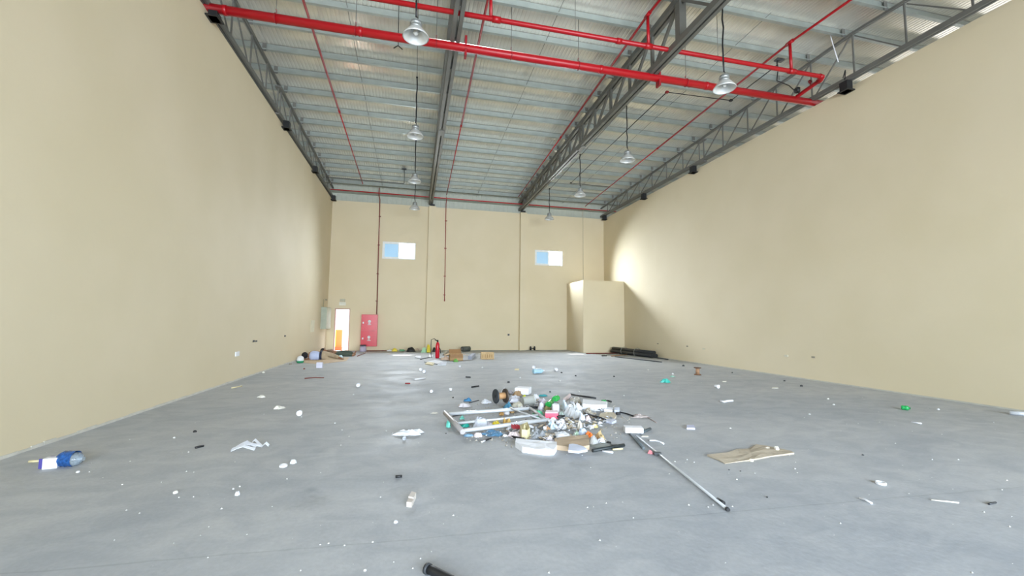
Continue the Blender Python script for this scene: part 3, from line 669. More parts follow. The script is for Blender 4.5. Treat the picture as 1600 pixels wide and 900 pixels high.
# ------------------------------------------------------------------ litter: left foreground
bottle('water_bottle', 'large crushed clear water bottle with blue base lying by the left wall', (94, 728), (132, 727), .072, mat('A9B6BE', .12, 0, .3, 40, alpha=.5), labm=None, squash=.9)
A, B = F(94, 728), F(132, 727); ax = (B-A).normalized(); A.z = .069
obj('blue_half', M().lathe([(.001, -.012), (.055, -.01), (.066, .005), (.078, .03), (.074, .05), (.079, .07), (.074, .09), (.078, .11), (.076, .14)], A, ax, 18, cap=False), mat('1F4F8C', .2, 0, .45, 40), bpy.data.objects['water_bottle'])
carton('milk_carton', 'small white carton with purple ends lying beside the large water bottle', 'carton', (63, 722, 84, 733), WHITE, rot=.35, dr=.6, h=.1)
c = bpy.data.objects['milk_carton']
stick('wood_sliver', 'pale yellow wood sliver poking out beside the purple and white carton', 'stick', (45, 723), (64, 722), .012, CREAM)
m = M(); b_ = F(68, 733); m.box((b_.x-.045, b_.y+.0, .004), (b_.x+.0, b_.y+.012, .098)); obj('band', m, mat('4B4590', .5), c)
m = M(); b_ = F(82, 729); m.box((b_.x-.03, b_.y+.0, .01), (b_.x+.0, b_.y+.02, .1)); obj('band', m, mat('4B4590', .5), c)
chip('plaster_chip', 'white chip just below the large water bottle', 'chip', 120, 739, 6, WHITE)
# film strips and single pieces
m = M()
for (a, b, mid) in (((362, 705), (398, 703), (380, 702)), ((362, 703), (408, 697), (385, 698)), ((390, 697), (409, 698), (398, 692)), ((410, 698), (420, 697), (415, 697)), ((368, 700), (400, 699), (385, 695))):
    A, B, C_ = F(*a), F(*b), F(*mid); pts = [A, A.lerp(C_, .5)+V((0, 0, .02)), C_+V((0, 0, .03)), B.lerp(C_, .5)+V((0, 0, .015)), B]
    for i in range(4):
        p, q = pts[i], pts[i+1]; m.obox((p+q)/2+V((0, 0, .008)), (q-p)*1.05, V((.0, .045, .012)), V((0, 0, .004)))
tag(obj('plastic_film', m, mat('E4E8F0', .3, 0, .1)), 'long crumpled strips of clear white plastic film on the bare floor left of the middle', 'plastic film')
ring('jar_lid', 'white round lid lying flat beside a white chunk, left foreground', 441, 731, 12, WHITE)
chip('plaster_chunk', 'white chunk just right of the flat round lid in the left foreground', 'chunk', 457, 725, 13, WHITE)
chip('plaster_chunk', 'white chunk alone in the left foreground below the plastic film', 'chunk', 369, 775, 10, WHITE, hr=.8)
chip('plaster_chunk', 'small white chunk with dark edge at the far left foreground', 'chunk', 272, 772, 9, OFFW)
chip('black_scrap', 'small black rubber scrap on the floor nearest the left wall', 'scrap', 303, 676, 7, BLACK)
stick('black_scrap', 'flat black broken strip left of the plastic film', 'scrap', (305, 701), (318, 698), .012, BLACK)
cup('paper_cup', 'white paper cup lying mouth forward on the floor left of the middle', 'cup', 467, 650, 8.5, WHITE)
cup('paper_cup', 'smaller looking white cup lying further back, left of the rubbish pile', 'cup', 560, 605, 6, WHITE)
lump('paper_scrap', 'crumpled whitish scrap of paper between the left wall and the lying cup', 'paper', (425, 632, 441, 640), OFFW, rough=.9)
lump('paper_scrap', 'small crumpled scrap of paper nearest the foot of the left wall', 'paper', (401, 617, 413, 622), OFFW, rough=.9)
stick('wood_sliver', 'pale wood sliver on the floor near the left wall below the socket box', 'stick', (362, 607), (378, 604), .012, CREAM)
stick('dark_twig', 'thin dark twig lying in front of the sleeping people', 'stick', (476, 592), (506, 591), .012, BRN, mids=((492, 590.5),))
chip('mortar_lump', 'grey mortar lump against the foot of the left wall', 'chunk', 453, 570, 6, mat('8E8A80'))
chip('mortar_chip', 'pale mortar chip by the left wall foot, nearest', 'chip', 411, 583, 6, OFFW)
t = thing('broken_tile', F(643, 788), 'small beige broken block in two pieces on the foreground floor', 'block')
slab('piece', '', '', [(638, 785), (646, 787), (650, 779), (643, 777)], mat('D5CEC6', .8), .05, parent=t)
slab('piece', '', '', [(635, 792), (643, 793), (646, 788), (638, 786.5)], mat('CFC6BD', .8), .04, parent=t)
stick('black_scrap', 'short black strip alone in the middle of the foreground floor', 'scrap', (618, 747), (628, 746), .013, BLACK)
chip('plaster_chip', 'white chip just below the beige broken block', 'chip', 618, 818, 8, WHITE)
chip('plaster_chip', 'white chip at the bottom edge left of the black hose end', 'chip', 570, 893, 6, WHITE)
t = thing('black_hose', F(690, 905), 'end of a thick black hose on the floor at the bottom edge', 'hose')
obj('hose_run', M().tube([F(666, 896)+V((0, 0, .03)), F(680, 902)+V((0, 0, .03)), F(705, 915)+V((0, 0, .03)), F(760, 950)+V((0, 0, .03))], .026, 12), BLACK, t)
obj('collar', M().tube([F(666, 896)+V((0, 0, .03)), F(670, 898)+V((0, 0, .03))], .032, 12), DGREY, t)
lump('bubble_film', 'crumpled clear plastic film left of the rubbish pile', 'plastic film', (615, 667, 656, 682), mat('D3D6DA', .25, 0, .15, 25), rough=1.1, dr=.6)
cup('bottle_scrap', 'small grey broken bottle neck below the clear film left of the pile', 'bottle neck', 632, 688, 6, GREYP)
lump('paper_scrap', 'small pale paper scrap between the clear film and the pile', 'paper', (672, 643, 684, 647), OFFW, rough=.8)
stick('white_strip', 'short white strip with a dark spot behind the rubbish pile to the left', 'strip', (648, 594), (664, 592), .02, WHITE)
stick('red_scrap', 'small dark red strip on the floor back left of the pile', 'scrap', (633, 600), (641, 600), .015, DRED)
cup('paper_cup', 'small white cup with dark mouth left behind the pile', 'cup', 674, 614, 5, WHITE)
cup('paper_cup', 'white cup standing alone left of the cable spool', 'cup', 704, 611, 5.5, WHITE, lying=False, L=.7)
stick('black_scrap', 'black bar on the floor behind and left of the cable spool', 'scrap', (737, 606), (748, 604), .018, BLACK)
chip('black_scrap', 'tiny black scrap left of the blue rag near the pile', 'scrap', 708, 622, 4, BLACK)

# ------------------------------------------------------------------ litter: by the sleeping people and along the back wall
slab('cardboard_mat', 'flattened cardboard sheet under the sleeping person in light blue', 'cardboard', [(463, 566), (500, 569), (541, 564), (546, 558.5), (500, 559), (470, 560)], CARDL, .008, jag=.5)
t = thing('round_carton', F(469, 568), 'round white carton with green base beside the sleeping head', 'carton')
p = F(469, 567); obj('top', M().lathe([(.11, .07), (.12, .12), (.1, .2), (.05, .24), (.01, .25)], (p.x, p.y, 0), n=16), WHITE, t)
obj('base', M().lathe([(.09, 0), (.12, .03), (.12, .07)], (p.x, p.y, 0), n=16), mat('2F9B6C', .5), t)
carton('paper_packet', 'pale lilac paper packet standing in front of the sleeping person', 'packet', (494, 568, 503, 575), mat('D6D6E8', .7), dr=.5, h=.17)
lump('light_cap', 'pale cyan cloth cap by the knees of the person in khaki trousers', 'cap', (526, 553, 535, 561), mat('C4DDE6', .7), rough=.2, smooth=True)
stick('wooden_stick', 'thin stick leaning on the floor past the bare feet', 'stick', (558, 557), (571, 552), .015, BRN)
t = thing('cloth_bag', (-2.5, 22.2, 0), 'pale lilac bag with dark top beside the doorway under the red cabinet', 'bag')
p = F(567, 549.5); obj('body', M().lathe([(.13, 0), (.16, .06), (.15, .2), (.11, .27)], (p.x, p.y, 0), n=12), mat('B9AFC4', .8), t)
obj('top', M().lathe([(.11, .27), (.17, .3), (.14, .33), (.02, .34)], (p.x, p.y, 0), n=12), mat('4A4450', .7), t)
stick('back_skirting_strip', 'thin brown strip lying along the foot of the wall beneath the red cabinet', 'strip', (573, 548.5), (605, 548.5), .02, BRN)
chip('dark_pebble', 'small dark brown pebble in front of the sleeping head', 'pebble', 475, 577, 4, BRN)
lump('yellow_bag', 'small yellow plastic bag at the back wall, left of the black bag', 'bag', (612, 543, 621, 549.5), mat('E6D24A', .5), rough=.5)
lump('pale_bag', 'flat white bag at the back wall left of the small yellow bag', 'bag', (603, 546, 613, 549), WHITE, rough=.5)
bottle('green_bottle', 'small green bottle at the back wall between the yellow and black bags', (624, 549), (633, 549), .05, mat('5E9A72', .3), labm=None)
t = thing('black_bag', F(642, 550), 'round black bag on the floor at the back wall left of the left pilaster', 'bag')
lump('body', '', '', (635, 541, 649.5, 550), BLACK, rough=.3, smooth=True, parent=t, dr=.6)
obj('strap', M().tube([F(649, 548)+V((0, 0, .08)), F(653, 548)+V((0, 0, .1)), F(654, 548.5)+V((0, 0, .02))], .012, 5), mat('B98A9A', .6), t)
lump('yellow_bag', 'tall crumpled yellow plastic bag at the foot of the left pilaster', 'bag', (666, 537, 673, 551), mat('E4CF3A', .5), rough=.6, dr=.8)
lump('green_bag', 'translucent pale green plastic bag at the foot of the left pilaster', 'bag', (658, 543, 668, 551), mat('A9D6B2', .4), rough=.6)
lump('black_bag', 'small black bag just behind the red fire extinguisher', 'bag', (675, 542, 682, 550), BLACK, rough=.4)
t = thing('fire_extinguisher', F(684, 560), 'red fire extinguisher standing on the floor near the open cardboard box', 'extinguisher')
p = F(683.5, 560) + V((0, .1, 0)); RX = mat('C01028', .3, 0, .03)
obj('cylinder', M().lathe([(.07, 0), (.085, .03), (.085, .5), (.075, .58), (.04, .64), (.03, .66)], p, n=16), RX, t)
obj('valve', M().lathe([(.03, .66), (.035, .68), (.025, .72)], p, n=10).box((p.x-.12, p.y-.015, .72), (p.x+.03, p.y+.015, .745)), BLACK, t)
obj('hose', M().tube([p+V((-.03, 0, .7)), p+V((-.14, 0, .8)), p+V((-.26, 0, .76)), p+V((-.27, 0, .5)), p+V((-.26, .05, .15)), p+V((-.22, .1, .02))], .014, 6), BLACK, t)
obj('hose', M().tube([p+V((.05, -.05, .45)), p+V((.11, -.06, .35)), p+V((.12, -.05, .2))], .018, 6), BLACK, t)
carton('cardboard_box', 'open brown cardboard box with raised flaps beside the red fire extinguisher', 'box', (701, 552, 723, 563.5), CARD, rot=.12, dr=.75, openf=.22, inner=mat('A5805A', .8))
lump('rubbish_heap', 'grey-brown packing scraps heaped behind the open cardboard box', 'rubbish', (693, 545, 712, 556), mat('A9A08C', .8, 0, .25, 14), rough=1.1)
o = bpy.data.objects['rubbish_heap']; o['kind'] = 'stuff'; 
lump('brown_paper', 'crumpled tan packing paper at the left foot of the open box', 'paper', (688, 555, 702, 563), mat('C7AE98', .8), rough=.9)
lump('green_leaf_bag', 'small green and white packet leaning on the front of the open box', 'packet', (708, 561, 716, 566), mat('5E9A3C', .5), rough=.8, dr=.4)
lump('black_scrap', 'small black scrap lying behind the open cardboard box', 'scrap', (700, 543, 707, 546.5), BLACK, rough=.5)
carton('cardboard_box', 'closed tan cardboard box standing alone in front of the back wall', 'box', (751.5, 551.5, 772, 561.5), mat('C2A67C', .8, 0, .1, 9), rot=.03, dr=.7, h=.27)
for x in (754.5, 758, 761.5, 765, 768.5):
    a = F(x, 561.55, 0); obj('slot', M().box((a.x-.012, a.y-.005, .07), (a.x+.012, a.y+.02, .2)), mat('9A7C50', .9), bpy.data.objects['cardboard_box.001'])
t = thing('grey_roll', F(728, 549), 'dark grey roll lying at the back wall behind the open box', 'roll')
p = F(722, 549.5); q = F(734, 549); obj('roll_body', M().tube([V((p.x, p.y+.1, .13)), V((q.x, q.y+.1, .13))], .125, 14), mat('565A55', .7), t)
obj('core', M().tube([V((p.x-.01, p.y+.1, .13)), V((p.x+.01, p.y+.1, .13))], .045, 10), GREYP, t)
slab('grey_sheet', 'pale blue-grey sheet lying tilted between the two cardboard boxes', 'sheet', [(731, 561.5), (737, 562), (743, 557), (738, 556.5)], mat('A9B0C0', .5), .14, jag=.4)
for k, (poly, lab, mt) in enumerate((
    ([(668, 566), (683, 569), (693, 566), (680, 562.5)], 'white paper sheet nearest in the litter before the extinguisher', PAPER),
    ([(683, 571), (697, 571), (698, 566), (688, 566)], 'pale blue paper sheet in the litter left of the open box', mat('C9CFDA', .7)),
    ([(664, 569), (676, 571), (680, 567), (668, 566)], 'small cream paper in the litter before the extinguisher', CREAM),
    ([(648, 559), (657, 560), (658, 556.5), (650, 556)], 'white paper on the sunlit floor left of the extinguisher', PAPER),
    ([(670, 558), (676, 558.5), (676, 554.5), (671, 554)], 'small white folded paper close left of the extinguisher', WHITE))):
    slab('paper_sheet', lab, 'paper', poly, mt, .015, jag=1.2, z0=.002+.003*k)
stick('grey_stick', 'thin dark stick among the papers left of the extinguisher', 'stick', (657, 562), (676, 557.5), .015, DGREY)
stick('dark_stick', 'second thin dark stick crossing below the papers by the extinguisher', 'stick', (663, 566), (690, 571), .012, DGREY)
cup('paper_cup', 'white cup on the floor in front of the open cardboard box', 'cup', 718.5, 574, 4, WHITE, lying=False, L=.7)
chip('white_crumb', 'white crumb alone in front of the closed tan box', 'chip', 754, 575, 4, WHITE)
cup('paper_cup', 'left one of two white cups on the floor before the extinguisher litter', 'cup', 657, 580, 5, WHITE)
cup('paper_cup', 'right one of two white cups on the floor before the extinguisher litter', 'cup', 663, 583, 5, WHITE)
stick('black_scrap', 'dark strip on the floor between the pile and the open cardboard box', 'scrap', (728, 590), (735, 590.6), .02, DGREY)
slab('cream_scrap', 'flat cream scrap on the floor right of the closed tan box', 'scrap', [(804, 578.5), (811, 578.5), (811, 576.8), (805, 576.8)], CREAM, .02)
t = bottle('water_bottle', 'clear bottle with pale blue tint lying mid floor behind the pile', (833, 584), (850, 583), .07, mat('A8CBDC', .2, 0, .15), capm=WHITE)
cup('white_lump', 'white lump just left above the clear bottle behind the pile', 'lump', 834, 576.5, 5, WHITE)
chip('white_crumb', 'small white crumb behind the pile, between it and the closed tan box', 'chip', 813, 591, 4, WHITE)
cup('paper_cup', 'white cup with grey mouth on the floor behind right of the clear bottle', 'cup', 869, 580, 5, WHITE)
# right-hand back
t = thing('cable_roll', F(995, 556), 'long black rolled bundle lying along the foot of the right wall near the cubicle', 'roll')
a, b = V((9.95, 20.0, .12)), V((10.45, 17.0, .12))
for k, (dx, dz, r) in enumerate(((-.09, 0, .085), (.09, 0, .085), (0, .13, .085))):
    obj('tube', M().tube([a+V((dx, 0, dz)), a.lerp(b, .5)+V((dx+.03, 0, dz-.02)), b+V((dx, 0, dz-.02))], r, 10), mat('26282A', .45, 0, .15, 8), t)
for f in (.3, .62): c_ = a.lerp(b, f); obj('tie', M().tube([c_+V((.2*cos(g), .0, .05+.2*sin(g))) for g in [i*pi/6 for i in range(12)]], .012, 4, closed=True), mat('8C8C84', .5), t)
stick('brown_lath', 'brown lath lying at the foot of the cubicle', 'stick', (916, 553.2), (966, 552.6), .025, BRN)
stick('brown_lath', 'short brown lath before the left end of the black bundle', 'stick', (955, 557), (983, 554.5), .022, mat('9A7B5C', .7))
stick('steel_bar', 'thin dark bar lying parallel in front of the black bundle', 'bar', (961, 558), (1034, 566.5), .02, DGREY)
stick('steel_bar', 'thin dark bar lying past the near end of the black bundle along the right wall', 'bar', (1020, 558.5), (1044, 562.5), .02, DGREY)
stick('black_scrap', 'small black strip at the corner of the cubicle', 'scrap', (940, 556.5), (948, 556.5), .02, BLACK)
chip('black_scrap', 'black scrap on the floor between the bundle and the wooden spool', 'scrap', 1069, 572.5, 5, DGREY)
t = thing('wooden_spool', F(1094, 586), 'small brown wooden cable spool standing upright near the right wall', 'spool')
p = F(1093.5, 586.5)+V((0, .1, 0)); BW = mat('7C5A44', .7, 0, .15, 12)
obj('flange', M().lathe([(.1, 0), (.1, .025)], p, n=20), BW, t); obj('flange', M().lathe([(.105, .2), (.105, .225)], p, n=20), mat('5E4232', .7), t)
obj('core', M().lathe([(.055, .025), (.055, .2)], p, n=14), mat('A58062', .7), t)
lump('teal_bag', 'crumpled teal plastic bag on the floor towards the wooden spool', 'bag', (1033, 591, 1050, 598.5), TEAL, rough=.6, dr=.7)
lump('green_scrap', 'flat grey-green scrap just behind the teal plastic bag', 'scrap', (1048, 586.5, 1057, 589.5), mat('8FB5A8', .6), rough=.6)
chip('white_crumb', 'white crumb behind the grey-green scrap and the teal bag', 'chip', 1052, 585, 4, WHITE)
cup('paper_cup', 'white cup on the floor just right of the wooden spool', 'cup', 1122.5, 607, 5.5, WHITE)
slab('white_strip', 'flat cream strip right of the wooden spool, behind the white cup', 'strip', [(1129, 596.8), (1135, 596.8), (1135, 595.6), (1129, 595.6)], OFFW, .01)
stick('white_strip', 'wavy white plastic strip on the floor right of the pile', 'strip', (1126, 628), (1145, 627.5), .02, WHITE, mids=((1131, 629.5), (1137, 628)))
slab('paper_sheet', 'small pale lilac card lying flat between the pile and the cardboard sheet', 'card', [(1073, 671), (1086, 671.5), (1084.5, 666.5), (1073, 666.5)], mat('C6C9E0', .7), .025)
slab('white_strip', 'pale flat strip near the foot of the right wall', 'strip', [(1206, 606.8), (1216, 606.8), (1216, 605.4), (1207, 605.4)], OFFW, .01)
bottle('green_bottle', 'crushed green plastic bottle lying near the right wall', (1408, 640), (1423, 641.5), .05, mat('1F9A50', .2, 0, .3, 30), capm=mat('136B38', .4), squash=.8)
stick('white_stick', 'thin white stick on the floor below the crushed green bottle', 'stick', (1424, 660), (1440, 662.5), .008, WHITE)
stick('white_stick', 'short bent white rod in the right foreground', 'stick', (1343, 780), (1362, 788), .009, WHITE, mids=((1353, 783),))
stick('white_stick', 'long faint white rod on the floor at the far right foreground', 'stick', (1455, 782), (1498, 786.5), .006, OFFW)
stick('dark_twig', 'small dark twig at the far right foreground', 'stick', (1545, 789), (1556, 786.5), .008, DGREY)
ring('jar_lid', 'white oval lid lying flat in the right foreground', 1384, 759, 14, WHITE)
stick('clear_tube', 'clear plastic tube lying at the foot of the right wall, right edge', 'tube', (1578, 648), (1612, 651), .035, mat('C9CDD2', .2, 0, .1))
chip('white_crumb', 'white crumb right of the crushed green bottle', 'chip', 1468, 640.5, 4, WHITE)

# cardboard sheet with rubble, right of the long rod
slab('cardboard_sheet', 'torn flat tan cardboard sheet right of the long silver rod', 'cardboard', [(1105, 713), (1121, 719), (1133, 725), (1146, 723), (1175, 720), (1205, 714), (1241, 710), (1236, 706), (1215, 701), (1198, 698), (1182, 696), (1170, 701), (1152, 703), (1138, 709)], mat('B8AC98', .85, 0, .12, 14), .012, jag=1.5)
chip('plaster_chunk', 'white chunk on the right end of the torn cardboard sheet', 'chunk', 1217, 706, 11, OFFW, hr=.9)
lump('crumpled_paper', 'crumpled beige paper beside the white chunk on the cardboard sheet', 'paper', (1195, 697, 1213, 704), mat('CFC6B6', .8), rough=1)
chip('plaster_chip', 'pale chip at the front edge of the torn cardboard sheet', 'chip', 1176, 721.5, 8, mat('E8E0C8', .8))
chip('plaster_chip', 'tiny white chip at the left tip of the torn cardboard sheet', 'chip', 1107, 713.5, 4, WHITE)

# ------------------------------------------------------------------ long rod and bars right of the pile
t = thing('silver_rod', F(1066, 740), 'long thin silver rod lying diagonally from the pile into the foreground', 'rod')
A, B = F(995, 684)+V((0, 0, .02)), F(1136, 798)+V((0, 0, .015)); obj('rod_run', M().tube([A, A.lerp(B, .5), B], .0125, 10), ALU, t)
obj('end_cap', M().tube([B+(A-B).normalized()*.005, B+(B-A).normalized()*.02], .016, 10), BLACK, t)
c_ = F(1028, 712); obj('clamp', M().obox(c_+V((.0, .01, .02)), (.07, -.03, 0), (.01, .04, 0), (0, 0, .035)), DGREY, t)
stick('black_grip', 'short black rubber grip beside the near end of the silver rod', 'grip', (1121, 784), (1131, 790), .018, BLACK)
lump('red_scrap', 'small pinkish red scrap touching the silver rod', 'scrap', (1013, 703, 1022, 710), mat('D98A90', .6), rough=.8)
stick('grey_bar', 'dark grey bar lying from under the white foam piece towards the front', 'bar', (978, 671), (1006, 703), .018, mat('5F686C', .45))
stick('grey_bar', 'short dark bar sticking out right of the white foam piece', 'bar', (1000, 679), (1016, 672), .02, mat('4E595E', .45))
carton('foam_block', 'white foam block on the bars right of the rubbish pile', 'foam', (978, 664, 1007, 677), FOAM, rot=-.12, dr=.5, z0=.03, h=.07)
stick('white_strip', 'curved white plastic strip right of the white foam block', 'strip', (1015, 689.5), (1037, 694.5), .01, WHITE, mids=((1024, 689.5), (1031, 691.5)))
slab('paper_scrap', 'pale flat scrap in front of the short bar by the foam block', 'paper', [(1002, 683), (1013, 683), (1013, 680.5), (1004, 680.5)], OFFW, .006)
lump('netting', 'crumpled brown netting on the floor right of the pile', 'netting', (990, 645, 1016, 654), mat('9E9490', .8, 0, .2, 25), rough=1.2)
stick('cord_scrap', 'thin cord trailing from the brown netting', 'cord', (1012, 653), (1026, 661), .006, mat('9E8E88', .8))

# ------------------------------------------------------------------ the rubbish pile
# aluminium frame lying flat
t = thing('aluminium_frame', F(776, 664), 'bent aluminium tube frame lying flat across the left half of the pile', 'frame')
A, B, C_, D_ = F(701, 656)+V((0, 0, .09)), F(828, 651)+V((0, 0, .13)), F(853, 667)+V((0, 0, .1)), F(720, 682)+V((0, 0, .07))
for nm, p, q, r in (('rail', A, B, .028), ('rail', D_, C_, .028), ('end_bar', A+V((-.05, .1, 0)), D_+V((.02, -.05, 0)), .035), ('end_bar', B, C_, .026)):
    obj(nm, M().tube([p, q], r, 10), ALU if nm == 'rail' else mat('A7A3A3', .45, .3), t)
obj('middle_bar', M().tube([A.lerp(D_, .6)+V((0, 0, -.0)), B.lerp(C_, .6)], .018, 8), ALU, t)
obj('stay', M().tube([A.lerp(B, .75)+V((0, 0, .02)), D_.lerp(C_, .97)], .014, 8), ALU, t)
